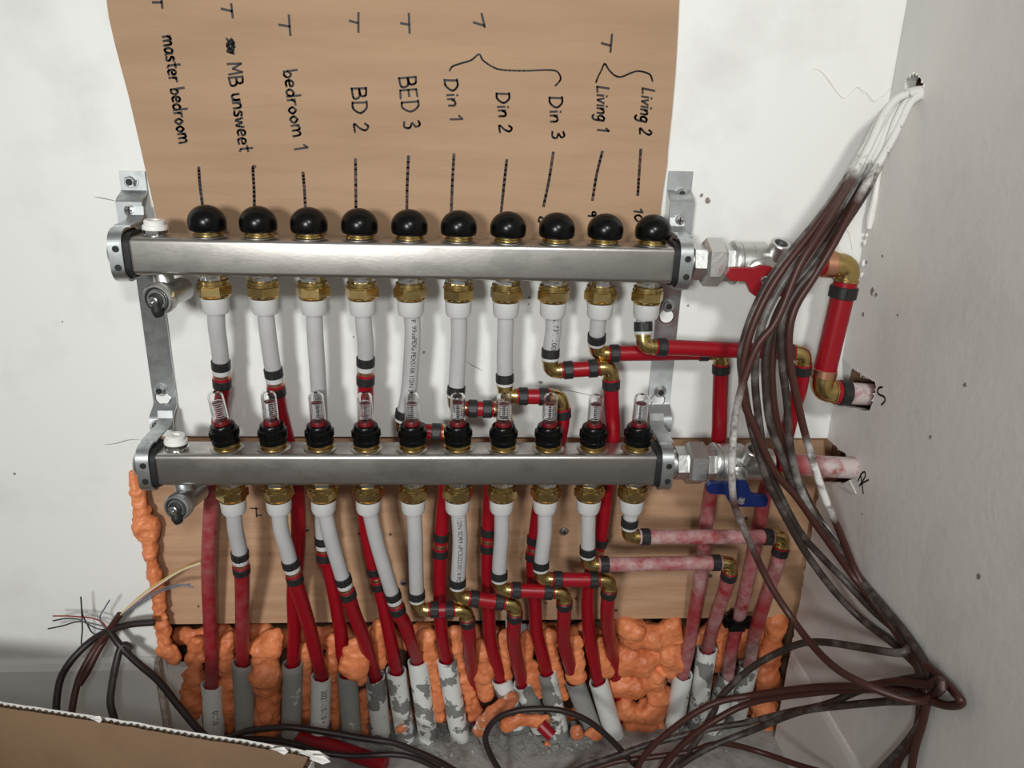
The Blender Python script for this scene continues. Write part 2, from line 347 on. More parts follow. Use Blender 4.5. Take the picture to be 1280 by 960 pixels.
# ================================================================== HANDWRITING
FONT = {
 'm': (.9, [[(0, .55), (.02, 0)], [(.01, .35), (.15, .55), (.3, .5), (.34, .02)], [(.34, .35), (.5, .55), (.66, .48), (.7, 0)]]),
 'a': (.65, [[(.45, .5), (.2, .55), (.02, .3), (.12, .02), (.35, .12), (.46, .5)], [(.46, .5), (.45, .12), (.55, 0)]]),
 's': (.55, [[(.4, .5), (.2, .56), (.08, .42), (.34, .22), (.28, .02), (0, .06)]]),
 't': (.5, [[(.2, .95), (.18, .1), (.34, 0)], [(0, .58), (.42, .6)]]),
 'e': (.6, [[(.02, .28), (.4, .32), (.38, .52), (.16, .55), (.02, .3), (.12, .04), (.42, .06)]]),
 'r': (.5, [[(.05, .55), (.05, 0)], [(.05, .3), (.18, .52), (.4, .54)]]),
 'b': (.6, [[(.02, 1), (.04, 0)], [(.04, .3), (.25, .52), (.44, .3), (.28, .02), (.04, .06)]]),
 'd': (.65, [[(.44, .42), (.24, .52), (.02, .28), (.14, .02), (.36, .08), (.46, .3)], [(.47, 1), (.46, 0)]]),
 'o': (.6, [[(.24, .54), (.03, .3), (.2, .01), (.44, .26), (.26, .54)]]),
 'n': (.6, [[(.03, .55), (.04, 0)], [(.04, .3), (.2, .54), (.4, .46), (.42, 0)]]),
 'u': (.6, [[(.03, .55), (.06, .1), (.25, .02), (.42, .2), (.44, .55)], [(.44, .55), (.46, 0)]]),
 'w': (.8, [[(0, .55), (.14, .02), (.32, .45), (.5, .02), (.66, .55)]]),
 'i': (.3, [[(.08, .55), (.1, 0)], [(.1, .78), (.11, .84)]]),
 'v': (.55, [[(0, .55), (.2, .02), (.42, .55)]]),
 'g': (.62, [[(.42, .5), (.2, .55), (.03, .3), (.16, .04), (.4, .16), (.43, .52)], [(.43, .5), (.42, -.25), (.2, -.42), (.02, -.3)]]),
 'L': (.62, [[(.04, 1), (.02, 0), (.46, .04)]]),
 'D': (.85, [[(.08, .98), (.06, 0)], [(0, .98), (.4, .95), (.68, .5), (.4, .03), (.02, 0)]]),
 'B': (.8, [[(.06, 1), (.04, 0)], [(.02, 1), (.45, .95), (.48, .62), (.08, .52)], [(.08, .52), (.55, .48), (.6, .1), (.02, 0)]]),
 'E': (.75, [[(.5, 1), (.04, .97), (.02, .02), (.55, .0)], [(.03, .5), (.45, .52)]]),
 'M': (.95, [[(0, 0), (.08, 1), (.38, .35), (.7, 1), (.76, 0)]]),
 '1': (.4, [[(0, .72), (.2, .95), (.22, 0)]]),
 '2': (.62, [[(.02, .75), (.2, .98), (.42, .78), (.3, .42), (.02, .02), (.5, .04)]]),
 '3': (.62, [[(.03, .9), (.3, .97), (.4, .72), (.16, .52), (.44, .36), (.36, .05), (.02, .06)]]),
 '8': (.6, [[(.4, .88), (.15, .95), (.08, .72), (.42, .36), (.3, .02), (.04, .14), (.1, .42), (.42, .74), (.38, .9)]]),
 '9': (.6, [[(.4, .85), (.15, .95), (.06, .62), (.3, .52), (.42, .88), (.38, .0)]]),
 '0': (.62, [[(.24, .98), (.03, .5), (.2, .02), (.46, .4), (.28, .98)]]),
 ' ': (.42, []), }
def ribbon(mb, pts, w, nrm, lift):
    P = [V(p)+nrm*lift for p in pts]
    for a, c in zip(P[:-1], P[1:]):
        d = c-a
        if d.length < 1e-6: continue
        s = nrm.cross(d.normalized())*w/2; e = d.normalized()*w*.3
        mb.prism([a-s-e, a+s-e, c+s+e, c-s+e], nrm*.0002)
SHEET_Y = -.0075
def cb(px, py): return at(px, py, SHEET_Y)
NF = V((0, -1, 0))
def write(txt, A, B, H, w=.0022, jitter=.03):
    tot = sum(FONT[c][0] for c in txt); x = 0; mb = MB(); rnd = random.Random(hash_(txt))
    for c in txt:
        adv, st = FONT[c]; dy = rnd.uniform(-jitter, jitter)
        for s in st:
            q = spline([V((px_, py_, 0)) for px_, py_ in s], 4) if len(s) > 3 and c not in 'MEL' else [V((px_, py_, 0)) for px_, py_ in s]
            pts = []
            for v in q:
                t = (x+v.x)/tot; yy = v.y+dy
                pts.append(cb(A[0]+(B[0]-A[0])*t+H[0]*yy, A[1]+(B[1]-A[1])*t+H[1]*yy))
            ribbon(mb, pts, w, NF, .0001)
        x += adv
    return mb
def hash_(s): return sum(ord(c)*(i+3) for i, c in enumerate(s))
sign = thing('cardboard_sign', cb(520, 290), 'brown cardboard sheet with handwritten room names standing behind the upper manifold', 'cardboard')
out = [(109, -110), (133, 0), (136, 22), (143, 53), (151, 84), (161, 121), (170, 160), (179, 200), (188, 240), (196, 275), (200, 310)] 
rgt = [(822, 325), (825, 272), (828, 245), (834, 205), (835, 187), (840, 140), (844, 94), (847, 45), (849, 0), (854, -110)]
pts = [cb(*q) for q in out]+[cb(*q) for q in rgt]
b = MB(); b.prism(pts, (0, .004, 0)); b.build('sheet', CARD, sign, smooth=False)
b = MB(); b.tube([at(*q, SHEET_Y+.0009) for q in ((268, 141), (300, 135), (340, 131), (385, 129), (434, 124))], [.0004, .0012, .0011, .0009, .0003], 8); b.build('crease', CARD, sign)
b = MB(); b.tube([at(*q, SHEET_Y+.0006) for q in ((330, 122), (380, 119), (430, 116))], [.0003, .0008, .0003], 8); b.build('crease', CARD, sign)
WORDS = [('master bedroom', (203, 46), (224, 182), (17, -2)), ('MB unsweet', (284, 80), (300, 192), (17, -2)), ('bedroom 1', (354, 89), (369, 190), (17, -2)),
         ('BD 2', (439, 110), (443, 168), (18, -1)), ('BED 3', (499, 97), (505, 164), (21, -2)), ('Din 1', (555, 99), (564, 153), (16, 0)),
         ('Din 2', (621, 116), (625, 168), (16, 0)), ('Din 3', (687, 121), (690, 176), (16, 0)), ('Living 1', (746, 108), (747, 165), (15, 2)), ('Living 2', (803, 110), (799, 169), (15, 3)),
         ('9', (735, 264), (735, 273), (10, 0)), ('10', (793, 260), (793, 279), (11, 2)), ('8', (673, 271), (673, 281), (12, 0))]
for t, A, B, H in WORDS: write(t, A, B, H).build('handwriting', INK, sign, smooth=False, label='handwritten ' + t)
def strokes(lists, w, fn, nrm, smooth=True):
    mb = MB()
    for l in lists:
        q = spline([V((p[0], p[1], 0)) for p in l], 5) if smooth and len(l) > 2 else [V((p[0], p[1], 0)) for p in l]
        ribbon(mb, [fn(v.x, v.y) for v in q], w, nrm, .0001)
    return mb
for T_ in ([(201, -10), (203, 10)], [(191, 3), (202, 3)]), ([(289, 5), (291, 22)], [(277, 11), (290, 14)]), ([(361, 19), (363, 44)], [(349, 31), (362, 33)]), ([(448, 16), (448, 40)], [(437, 26), (448, 29)]), \
        ([(511, 17), (512, 41)], [(501, 29), (512, 31)]), ([(602, 17), (606, 34)], [(592, 28), (605, 32)]), ([(765, 43), (763, 65)], [(752, 54), (763, 57)]):
    strokes(T_, .0023, cb, NF).build('handwriting', INK, sign, smooth=False, label='handwritten letter T')
z2 = lambda L: [(480+x/3.2, y/3.2) for x, y in L]
z1 = lambda L: [(120+x/3.2, y/3.2) for x, y in L]
for L in ([(262, 283), (275, 265), (310, 253), (350, 240), (380, 217), (395, 240), (430, 265), (470, 279), (560, 283), (650, 280), (690, 285), (706, 308), (702, 325), (685, 343)],
          [(848, 330), (855, 310), (870, 280), (883, 255), (900, 280), (925, 303), (950, 307), (980, 295), (1010, 285), (1040, 288), (1065, 300), (1074, 325)]):
    strokes([z2(L)], .0018, cb, NF).build('drawn_brace', INK, sign, smooth=False, label='drawn curly brace')
for L in (z1([(411, 670), (416, 740), (428, 835)]), z1([(637, 666), (628, 674), (632, 750), (634, 840)]), z1([(828, 690), (834, 760), (838, 845)]), z1([(1038, 637), (1039, 740), (1040, 850)]), z1([(1250, 625), (1245, 740), (1243, 855)]),
          z2([(280, 617), (274, 720), (269, 845)]), z2([(491, 640), (480, 740), (468, 853)]), z2([(677, 610), (660, 720), (638, 825)]), z2([(873, 607), (850, 700), (834, 800)]), z2([(1027, 598), (1020, 700), (1015, 780)])):
    strokes([L], .0031, cb, NF).build('pen_line', INKB, sign, smooth=False)
sc = []; rn = random.Random(3)
for k in range(26): a = k*2.3; sc.append((288.5+5.5*math.cos(a)*rn.uniform(.5, 1), 57+9*math.sin(a)*rn.uniform(.5, 1)))
strokes([sc, [(283, 48), (292, 60), (284, 64), (293, 67)]], .0022, cb, NF).build('handwriting', INK, sign, smooth=False, label='scribbled-out word')
# marks on the right wall and plywood
NR = V((-1, 0, 0)); wr = lambda x, y: onX(x, y, XR)
z860 = lambda L: [(860+x*.234375, 400+y*.234375) for x, y in L]
strokes([z860([(1037, 358), (1020, 362), (1011, 382), (1022, 398), (1045, 408), (1052, 425), (1045, 440), (1032, 452)])], .0022, wr, NR).build('handwriting', INK, wall_right, smooth=False, label='handwritten letter S')
strokes([z860([(922, 822), (928, 870), (936, 925)]), z860([(908, 858), (925, 822), (942, 810), (946, 832), (930, 862), (915, 885)]), z860([(920, 878), (940, 865), (964, 852)])], .002, wr, NR).build('handwriting', INK, wall_right, smooth=False, label='handwritten letter R')
strokes([[(313, 635), (323, 636)], [(320, 634), (321, 646)], [(320, 644), (327, 644)]], .0016, lambda x, y: at(x, y, .0124), NF, False).build('handwriting', INK, ply, smooth=False, label='small pen mark')
# ================================================================== MANIFOLDS
UY, LY = -.06, -.075                      # centre planes of the bars
UZ, LZ = -.153, -.386
BX0, BX1 = -.337, .2225
BH, BD = .0385, .040
PX = [-.2648 + i*(.1999+.2648)/9 for i in range(10)]
PXL = [-.2637 + i*(.1997+.2637)/9 for i in range(10)]
def hexprof(r, h0, h1, c=.0015): return [(r-c*1.2, h0), (r, h0+c), (r, h1-c), (r-c*1.2, h1)]
def manifold(name, Y, Z, label, upper):
    t = thing(name, ((BX0+BX1)/2, Y, Z), label, 'manifold')
    b = MB(); prof = rrect(BD, BH, .005, 5); rings = []
    for x, s in ((BX0-.008, .80), (BX0-.0065, .90), (BX0-.003, .97), (BX0+.002, 1), (BX1-.002, 1), (BX1+.003, .97), (BX1+.0065, .90), (BX1+.008, .80)):
        rings.append([V((x, Y+p[0]*s, Z+p[1]*s)) for p in prof])
    b.loft(rings); b.build('bar', STEEL, t, ang=60)
    b = MB(); b.lathe((BX0-.008, Y, Z), (-1, 0, 0), [(.0165, -.002), (.0165, .012), (.0155, .0165), (.012, .0195), (.006, .0205)], 28); b.build('end_plug', GALV, t)
    # air plug near the left end
    x = at(194, 285, UY).x if upper else at(220, 552, LY).x
    top = Z+BH/2; z = V((0, 0, 1))
    b = MB(); b.lathe((x, Y, top-.001), z, [(.0125, 0), (.0125, .002), (.0115, .0025)], 24); b.lathe((x, Y, top+.001), z, hexprof(.0125, 0, .006), 6); b.build('vent_nut', CHROME, t, ang=25)
    b = MB(); tl = V((random.uniform(-.05, .05), random.uniform(-.05, .02), 1)); b.lathe((x, Y, top+.006), tl, [(.0125, 0), (.0128, .002), (.012, .004), (.0105, .0045), (.0105, .0085), (.0095, .0095), (.0045, .0095), (.004, .007), (.001, .007)], 20); b.build('vent_cap', VENTW, t)
    # drain cock under the left end
    c = at(198, 374, Y-.03) if upper else at(222, 634, Y-.028); d = V((-.2, -.97, -.02)).normalized() if upper else V((-.16, -.97, .06)).normalized(); r = .0165 if upper else .0152
    b = MB(); b.lathe(c, d, [(.008, -.05), (.0125, -.046), (.0125, -.012), (r*.92, -.011), (r, -.008), (r, .001), (r*.93, .003), (r*.80, .0032), (r*.78, .0015), (r*.62, .0015), (r*.6, .004), (.0075, .004)], 28)
    b.tube([V((x+.002, Y, Z-BH/2+.002)), V((x+.004, Y-.002, Z-BH/2-.012)), c-d*.03], [.0095, .0105, .011], 16)
    o = b.build('drain_valve', NICKEL if upper else GALV, t)
    b = MB(); b.lathe(c+d*.0016, d, [(r*.79, 0), (r*.79, .0006), (r*.66, .0006), (r*.66, 0)], 28, closed=True); b.build('drain_groove', RUBBER, o)
    b = MB(); b.lathe(c+d*.0035, d, [(.0078, 0), (.0078, .002), (.0055, .003)], 20); b.tube([c+d*.005+V((0, 0, -.002)), c+d*.006+V((.001, 0, -.010)), c+d*.005+V((.002, 0, -.016))], [.004, .006, .005], 10); b.build('drain_tab', RUBBER, o)
    b = MB(); b.lathe(c+d*.006, d, [(.005, 0), (.005, .004), (.0042, .0045), (.0024, .0045), (.0022, .002), (.0005, .002)], 16); b.build('drain_spindle', CHROME, o)
    for i in range(10):
        x = (PX if upper else PXL)[i]
        # outlet below: chrome nipple, brass union nut
        bot = Z-BH/2; dn = V((0, 0, -1))
        b = MB(); b.lathe((x, Y, bot+.001), dn, [(.0150, 0), (.0150, .002), (.0128, .003), (.0128, .010), (.0135, .0105)], 24); b.lathe((x, Y, bot-.0015), dn, hexprof(.0145, 0, .006), 6, rot=random.random()); b.build('nipple', CHROME, t, ang=28)
        b = MB(); b.lathe((x, Y, bot-.0065), dn, [(.0142, 0), (.0158, .0008), (.0158, .004), (.0168, .0045), (.0168, .006)], 28)
        b.lathe((x, Y, bot-.0115), dn, hexprof(.0182, 0, .013, .002), 6, rot=random.random()*1.05); b.lathe((x, Y, bot-.0242), dn, [(.0155, 0), (.015, .0018)], 24)
        b.build('union_nut', BRASS, t, ang=28)
        # fitting on top
        b = MB(); b.lathe((x, Y, top-.0005), z, [(.0185, 0), (.0185, .001), (.0172, .0018)], 28); fl = b.build('port_flange', STEEL, t)
        b = MB(); b.lathe((x, Y, top+.001), z, [(.0150, 0), (.0150, .0022), (.0135, .0026), (.0135, .0042), (.015, .0046), (.015, .007)], 28); b.build('brass_seat', BRASS, t)
        if upper:
            R = .0192; pr = [(R*.86, 0), (R*.93, .0006), (R*.985, .0035), (R, .0085)]
            for k in range(1, 9): a = k/8*math.pi/2; pr.append((R*math.cos(a)*.999+1e-4, .0085+R*.90*math.sin(a)))
            tl = V((random.uniform(-.03, .03), random.uniform(-.03, .03), 1))
            b = MB(); b.lathe((x, Y, top+.0058), tl, pr, 32); b.build('port_cap', BLACKP, t, ang=60)
        else:
            tl = V(((-.11, -.02, -.02, .0, .0, -.01, -.01, -.0, .0, .01)[i], random.uniform(-.05, .0), 1)).normalized(); o_ = V((x, Y, top+.006))
            b = MB(); b.lathe(o_, tl, [(.0125, 0), (.0150, .001), (.0152, .006), (.0146, .0068), (.0146, .0085), (.0156, .0092), (.0156, .0165), (.0148, .0175), (.0136, .0182), (.0136, .0215), (.0128, .023), (.0100, .0235)], 32)
            for k in range(16):
                a = 2*math.pi*k/16; X_, Y_, Z_ = frame(tl); b.box(o_+tl*.0128+(X_*math.cos(a)+Y_*math.sin(a))*.0155, (.0016, .0016, .0065), (X_*math.cos(a)+Y_*math.sin(a), tl.cross(X_*math.cos(a)+Y_*math.sin(a)), tl))
            fm = b.build('flow_meter', BLACKP, t, ang=30, label='flow meter with black base and clear sight tube')
            b0 = o_+tl*.0225
            b = MB(); b.lathe(b0, tl, [(.0092, 0), (.0092, .004), (.0085, .0060)], 24); b.build('red_band', REDI, fm)
            b = MB(); b.lathe(b0+tl*.003, tl, [(.0087, 0), (.0085, .030), (.0078, .0335), (.0055, .0356), (.002, .0362), (.002, .0345), (.0045, .034), (.0064, .032), (.0069, .0295), (.0071, 0)], 24, closed=True); b.build('sight_tube', GLASS, fm)
            b = MB()
            for k in range(8):
                h = .010+k*.0024; b.lathe(b0+tl*h, tl, [(.0069, 0), (.0069, .0005), (.0066, .0005), (.0066, 0)], 20, closed=True)
            for a in (-2.0, -1.15, -.5): X_, Y_, Z_ = frame(tl); b.box(b0+tl*.0185+(X_*math.cos(a)+Y_*math.sin(a))*.0067, (.0004, .0009, .018), (X_*math.cos(a)+Y_*math.sin(a), tl.cross(X_*math.cos(a)+Y_*math.sin(a)), tl))
            b.build('scale', TICK, fm)
            b = MB(); hh = random.uniform(.024, .027); b.lathe(b0+tl*hh, tl, [(.0052, 0), (.0058, .0006), (.0058, .0016), (.005, .002)], 20); b.build('red_disc', REDI, fm)
            b = MB(); b.lathe(b0, tl, [(.0016, 0), (.0016, hh)], 8); b.build('spindle', RUBBER, fm)
    return t
man_u = manifold('heating_manifold', UY, UZ, 'upper stainless steel heating manifold with ten black domed caps', True)
man_l = manifold('heating_manifold', LY, LZ, 'lower stainless steel heating manifold with ten clear flow meters', False)
# ================================================================== BRACKETS
def bent(mb, path, th, x0, x1):                # path in (Y,Z), sheet metal strip
    n = len(path); L = []
    for i in range(n):
        a = V((path[max(i-1, 0)])); c = V((path[min(i+1, n-1)])); d = (c-a).normalized(); L.append((V(path[i]), V((-d.y, d.x))))
    A = [V((x0, p.x+q.x*th/2, p.y+q.y*th/2)) for p, q in L] + [V((x0, p.x-q.x*th/2, p.y-q.y*th/2)) for p, q in reversed(L)]
    m = len(A); B = [p+V((x1-x0, 0, 0)) for p in A]
    fs = [(i, i+1, m-2-i, m-1-i) for i in range(n-1)] + [(m+i, m+m-1-i, m+m-2-i, m+i+1) for i in range(n-1)] + [(i, (i+1) % m, m+(i+1) % m, m+i) for i in range(m)]
    mb.add(A+B, fs)
def bracket(left, label):
    s = -1 if left else 1
    xt = at(166, 230, -.005).x if left else at(849, 243, -.005).x
    xs = at(199, 450, -.005).x if left else at(829, 450, -.005).x
    xl = at(199, 530, -.022).x if left else at(827, 532, -.022).x
    t = thing('mounting_bracket', (xs, 0, LZ), label, 'bracket', 'manifold wall brackets')
    zt = lambda py, Y=-.004: at(165 if left else 850, py, Y).z
    w = .0135
    b = MB(); bent(b, [(-.003, zt(214)), (-.003, zt(238)), (-.006, zt(241)), (-.018, zt(247)), (-.021, zt(250)), (-.021, UZ+.018)], .0025, xt-w, xt+w); b.build('upper_tab', GALV, t)
    zl = lambda py: at(200 if left else 828, py, -.004).z
    b = MB(); bent(b, [(-.021, UZ-.015), (-.018, UZ-.024), (-.005, UZ-.030), (-.003, UZ-.034), (-.003, zl(503)), (-.006, zl(507)), (-.019, zl(514)), (-.022, zl(518)), (-.022, LZ+.018)], .0025, xs-w, xs+w)
    o = b.build('strip', GALV, t)
    for q in (((204, 497),) if left else ((833, 395), (822, 500))):
        p = at(*q, -.0045); b = MB(); b.lathe(p, (0, -1, 0), [(.0092, 0), (.0092, .0008), (.0080, .0010), (.0078, .0004)], 24, closed=True); ho = b.build('slot_rim', CHROME, t)
        b = MB(); b.lathe(p, (0, -1, 0), [(.0079, -.0002), (.0079, .0003)], 24); b.build('slot', WALL, t)
    for q in (((164, 227), (201, 487)) if left else ((851, 242), (835, 382), (825, 489))):
        p = at(*q, -.0045); b = MB(); b.lathe(p, (0, -1, 0), [(.0078, 0), (.0078, .001)], 20); b.lathe(p+V((0, -.001, 0)), (0, -1, 0), hexprof(.0066, 0, .0045), 6, rot=.3); o = b.build('wall_bolt', GALV, t, ang=28)
        b = MB(); b.lathe(p+V((0, -.0056, 0)), (0, -1, 0), [(.0036, 0), (.0036, .0006)], 14); b.build('socket', RUBBER, o)
    for q in (((163, 263), (196, 531)) if left else ((849, 276), (827, 532))):
        o, bb = screw(at(*q, -.0235), (0, -1, .1), .0062, t, CHROME, 'clamp_screw'); bb.build('screw_slot', RUBBER, o)
    for Y, Z, up in ((UY, UZ, True), (LY, LZ, False)):
        cx = (at(147, 318, Y-.02).x if up else at(181, 588, Y-.02).x) if left else (at(856, 335, Y-.02).x if up else at(833, 590, Y-.02).x)
        hw = .0068; po = rrect(.050, .055, .016, 5); pi = rrect(.045, .050, .014, 5); pr = rrect(.0365, .034, .006, 5)
        def ring(o_, i_, x0, x1): return [[V((x, Y+p[0], Z+p[1])) for p in pp] for x, pp in ((x0, o_), (x1, o_), (x1, i_), (x0, i_))]
        b = MB(); b.loft(ring(po, pi, cx-hw, cx+hw), closed=True); b.build('clamp_band', GALV, t, ang=50)
        b = MB(); b.loft(ring(pi, pr, cx-hw*.75, cx+hw*.75), closed=True)
        if left: b.loft(ring(rrect(.0445, .046, .013, 5), rrect(.0385, .0355, .006, 5), cx+hw*.6, cx+hw+.006), closed=True)
        else: b.loft(ring(rrect(.0445, .046, .013, 5), rrect(.0385, .0355, .006, 5), cx-hw-.006, cx-hw*.6), closed=True)
        b.build('clamp_rubber', RUBBER, t, ang=50)
        b = MB()
        for dz in (.0085, -.0105): b.lathe((cx+.001, Y-.0252, Z+dz), (0, -1, 0), [(.0034, 0), (.0034, .0006)], 14)
        b.build('clamp_hole', RUBBER, t)
        # tongue joining band and tab
        b = MB(); bent(b, [(-.0245, Z+.043), (-.0265, Z+.034), (-.034, Z+.029), (Y+.012, Z+.0285), (Y-.004, Z+.0282)], .002, cx-hw, cx+hw+.003); b.build('clamp_tongue', GALV, t)
    return t
bracket(True, 'zinc wall bracket clamping the left ends of both manifolds')
bracket(False, 'zinc wall bracket clamping the right ends of both manifolds')
# ================================================================== PIPES
RW, RRD = .0090, .0090
def cyl_ring(p, d, r, L, m, name, parent, n=20):
    b = MB(); b.lathe(V(p)-V(d).normalized()*L/2, d, [(r-.0006, 0), (r, .0006), (r, L-.0006), (r-.0006, L)], n); return b.build(name, m, parent)
def crimp(p, d, parent, r=.0104, L=.0105):
    o = cyl_ring(p, d, r, L, CRIMP, 'crimp_ring', parent)
    x, y, z = frame(d, V((0, -1, .3))); b = MB(); b.box(V(p)+y*(r+.0004), (.006, .0016, L*.75), (x, y, z)); b.build('crimp_ear', CRIMP, o); return o
def elbow(K, dA, dB, parent, r=.0086, L=.0135):
    K = V(K); dA = V(dA).normalized(); dB = V(dB).normalized(); b = MB()
    arc = [K+dA*L, K+dA*L*.75]
    for k in range(7):
        t = k/6; arc.append(K + dA*L*.72*(1-t)**2 + dB*L*.72*t**2 + (dA+dB)*0*t)
    arc += [K+dB*L*.75, K+dB*L]
    b.tube(arc, r, 16, smooth=False)
    for d in (dA, dB): b.lathe(K+d*(L-.003), d, [(r, 0), (r*1.1, .0006), (r*1.1, .0028), (r, .0034)], 16)
    b.build('elbow', BRASS, parent)
def arc_pt(P, dist):                            # point + tangent along sampled path
    s = 0
    for a, c in zip(P[:-1], P[1:]):
        l = (c-a).length
        if s+l >= dist: return a.lerp(c, (dist-s)/l), (c-a).normalized()
        s += l
    return P[-1], (P[-1]-P[-2]).normalized()
def cut_near(P, K):                             # index of sample nearest to K
    return min(range(len(P)), key=lambda i: (P[i]-K).length)
def collar(p, d, parent):
    b = MB(); b.lathe(p, d, [(.0142, 0), (.0146, .002), (.0140, .015), (.0125, .019), (.0095, .0195)], 24); b.build('sleeve_collar', WHITEP, parent)
def coupling(C, d, parent, first_white=True):
    d = V(d).normalized()
    if first_white:
        cyl_ring(C-d*.004, d, .0096, .006, WHITEP, 'pipe_lip', parent)
    cyl_ring(C+d*.0005, d, .0093, .007, COPPER, 'coupling', parent)
    crimp(C-d*.0125, d, parent); crimp(C+d*.011, d, parent)
    cyl_ring(C+d*.0045, d, .0097, .004, PEXR, 'pipe_end', parent)
def P3(L): return [at(x, y, Y) for x, y, Y in L]
CON = [((264.5, 855), (269, 924), 0, 'leftmost, mostly bare white'), ((303.5, 828), (307, 920), 1, 'grey-coated, second from the left'), ((366, 829), (364, 922), 1, 'grey-coated, third from the left'),
       ((401.5, 846), (400, 916), 2, 'white with a printed date'), ((434, 843), (440, 918), 1, 'grey, its mouth half hidden by a foam blob'), ((469, 846), (477, 924), 0, 'sixth from the left, patchy white over grey'),
       ((495, 838), (504, 902), 0, 'seventh from the left, leaning in a close pair'), ((522, 826), (534, 912), 0, 'eighth from the left, speckled white'), ((558, 823), (575, 922), 0, 'under the long fifth red upright, big white patches'),
       ((626, 848), (640, 885), 0, 'short piece showing above the floor foam'), ((653, 853), (668, 890), 0, 'white one right of the short piece'), ((683, 838), (700, 918), 0, 'white and grey, left of the cable loop top'),
       ((718, 851), (736, 900), 1, 'grey one with a foam bulb on its mouth'), ((748, 851), (768, 920), 2, 'plain white, just left of the big foam mass'),
       ((853.5, 843), (840, 922), 0, 'first right of the big foam mass, grey patches'), ((884, 811), (868, 920), 0, 'tallest, speckled white'), ((909, 846), (888, 922), 0, 'third right of the big foam mass'), ((936, 832), (914, 922), 0, 'rightmost, behind the crossing cables')]
def con_axis(k):
    a, c = CON[k][:2]; Y = .008 if k >= 14 else .002; A = at(*a, Y); return A, (at(*c, Y)-A).normalized()
CMAP = {(1, 0): 0, (0, 0): 1, (1, 1): 2, (0, 1): 3, (1, 2): 4, (0, 2): 5, (1, 3): 6, (0, 3): 7, (1, 4): 8, (1, 5): 9, (0, 5): 10, (1, 6): 11, (0, 6): 12, (1, 7): 13, (1, 8): 14, (0, 8): 15, (1, 9): 16, (0, 9): 17}
def circuit(upper, i, white, red=None, k1=None, k2=None, c2=None, paint=None, hp=None, label='', rr=RRD):
    """white: pipe from the port; red: what follows; k1,k2: elbows; c2: second coupling on the red run"""
    Y, Z = (UY, UZ) if upper else (LY, LZ); x = (PX if upper else PXL)[i]
    top = V((x, Y, Z-BH/2-.024))
    t = thing('heating_pipe', top, label, 'pipe', 'pipes of the upper manifold' if upper else 'pipes of the lower manifold')
    kc = CMAP.get((int(upper), i)); R3 = P3(red)
    if kc is not None:
        A, d_ = con_axis(kc); R3 = [p for p, q in zip(R3, red) if q[1] < CON[kc][0][1]-20]+[A, A+d_*.03]
    wp = [top, top+V((0, 0, -.012))] + P3(white); W = spline(wp, 8)
    d0 = (W[3]-W[0]).normalized(); collar(top, d0, t)
    if k1 is None:
        C = W[-1]; d = (W[-1]-W[-3]).normalized()
        b = MB(); b.tube(W, RW, 16, smooth=False); b.build('white_section', PEXW, t)
        coupling(C, d, t)
        R = spline([C, C+d*.018] + R3, 8)
    else:
        K1 = at(*k1); K2 = at(*k2); up = (W[-1]-K1); up.normalize(); h = (K2-K1).normalized(); L = .0135
        W = W[:-1]+[K1+up*L]
        b = MB(); b.tube(W, RW, 16, smooth=False); b.build('white_section', PEXW, t)
        cyl_ring(K1+up*(L+.0015), up, .0096, .004, WHITEP, 'pipe_lip', t); crimp(K1+up*(L+.0085), up, t)
        R = spline([K2]+R3, 8); dd = (R[3]-R[0]).normalized()
        elbow(K1, up, h, t); elbow(K2, -h, dd, t)
        b = MB(); b.tube([K1+h*L, K1.lerp(K2, .33), K1.lerp(K2, .66), K2-h*L], rr, 16, paint=hp); b.build('red_section', PEXR, t)
        crimp(K1+h*(L+.0075), h, t); crimp(K2-h*(L+.0075), h, t)
        crimp(K2+dd*(L+.0075), dd, t); cyl_ring(K2+dd*(L+.0015), dd, .0095, .003, PEXR, 'pipe_end', t)
        R = [K2+dd*L]+[p for p in R if (p-K2).length > L*1.15]
    b = MB(); b.tube(R, rr, 16, smooth=False, paint=paint); b.build('red_section', PEXR, t)
    if c2:
        C = at(*c2); k = cut_near(R, C); k = min(max(k, 1), len(R)-2); d = (R[k+1]-R[k-1]).normalized(); coupling(R[k], d, t, False)
    return t, W, R
def tex(parent, path, s0, txt, size, ang, m, r):  # printing wrapped on a pipe
    cu = bpy.data.curves.new('txt', 'FONT'); cu.body = txt; cu.size = size; cu.resolution_u = 2; cu.space_character = .95
    o = bpy.data.objects.new('txt', cu); COL.objects.link(o); dg = bpy.context.evaluated_depsgraph_get()
    me = bpy.data.meshes.new_from_object(o.evaluated_get(dg)); b = MB(); vs = []
    for v in me.vertices:
        p, tg = arc_pt(path, s0+v.co.x); rt = V((1, 0, 0)); rt = (rt-tg*rt.dot(tg)).normalized(); fr = rt.cross(tg); 
        if fr.y > 0: fr = -fr
        a = ang + (v.co.y-size*.35)/r; vs.append(p + (fr*math.cos(a)+rt*math.sin(a))*(r+.00025))
    fs = [tuple(p.vertices) for p in me.polygons]; b.add(vs, fs); bpy.data.objects.remove(o); bpy.data.curves.remove(cu); bpy.data.meshes.remove(me)
    b.build('printing', INK, parent, smooth=False)
def lab(up, i, tail): return f"{ORD[i]} pipe from left under the {'upper' if up else 'lower'} manifold, {tail}"
B = -.028       # plane of the red pipes behind the lower bar
C_ = .0         # plane of the conduits
circuit(True, 0, [(271, 410, UY), (275, 440, -.055), (277, 468, -.05)], [(276, 500, -.042), (273, 545, -.034), (266, 608, B), (262, 670, B), (261, 724, -.022), (263, 783, -.012), (265, 830, -.003), (265, 872, .004)], paint=[0, 0, 0, .06, .16, .12, .05, .05, .1, .2], label=lab(1, 0, 'its red run dusted white'))
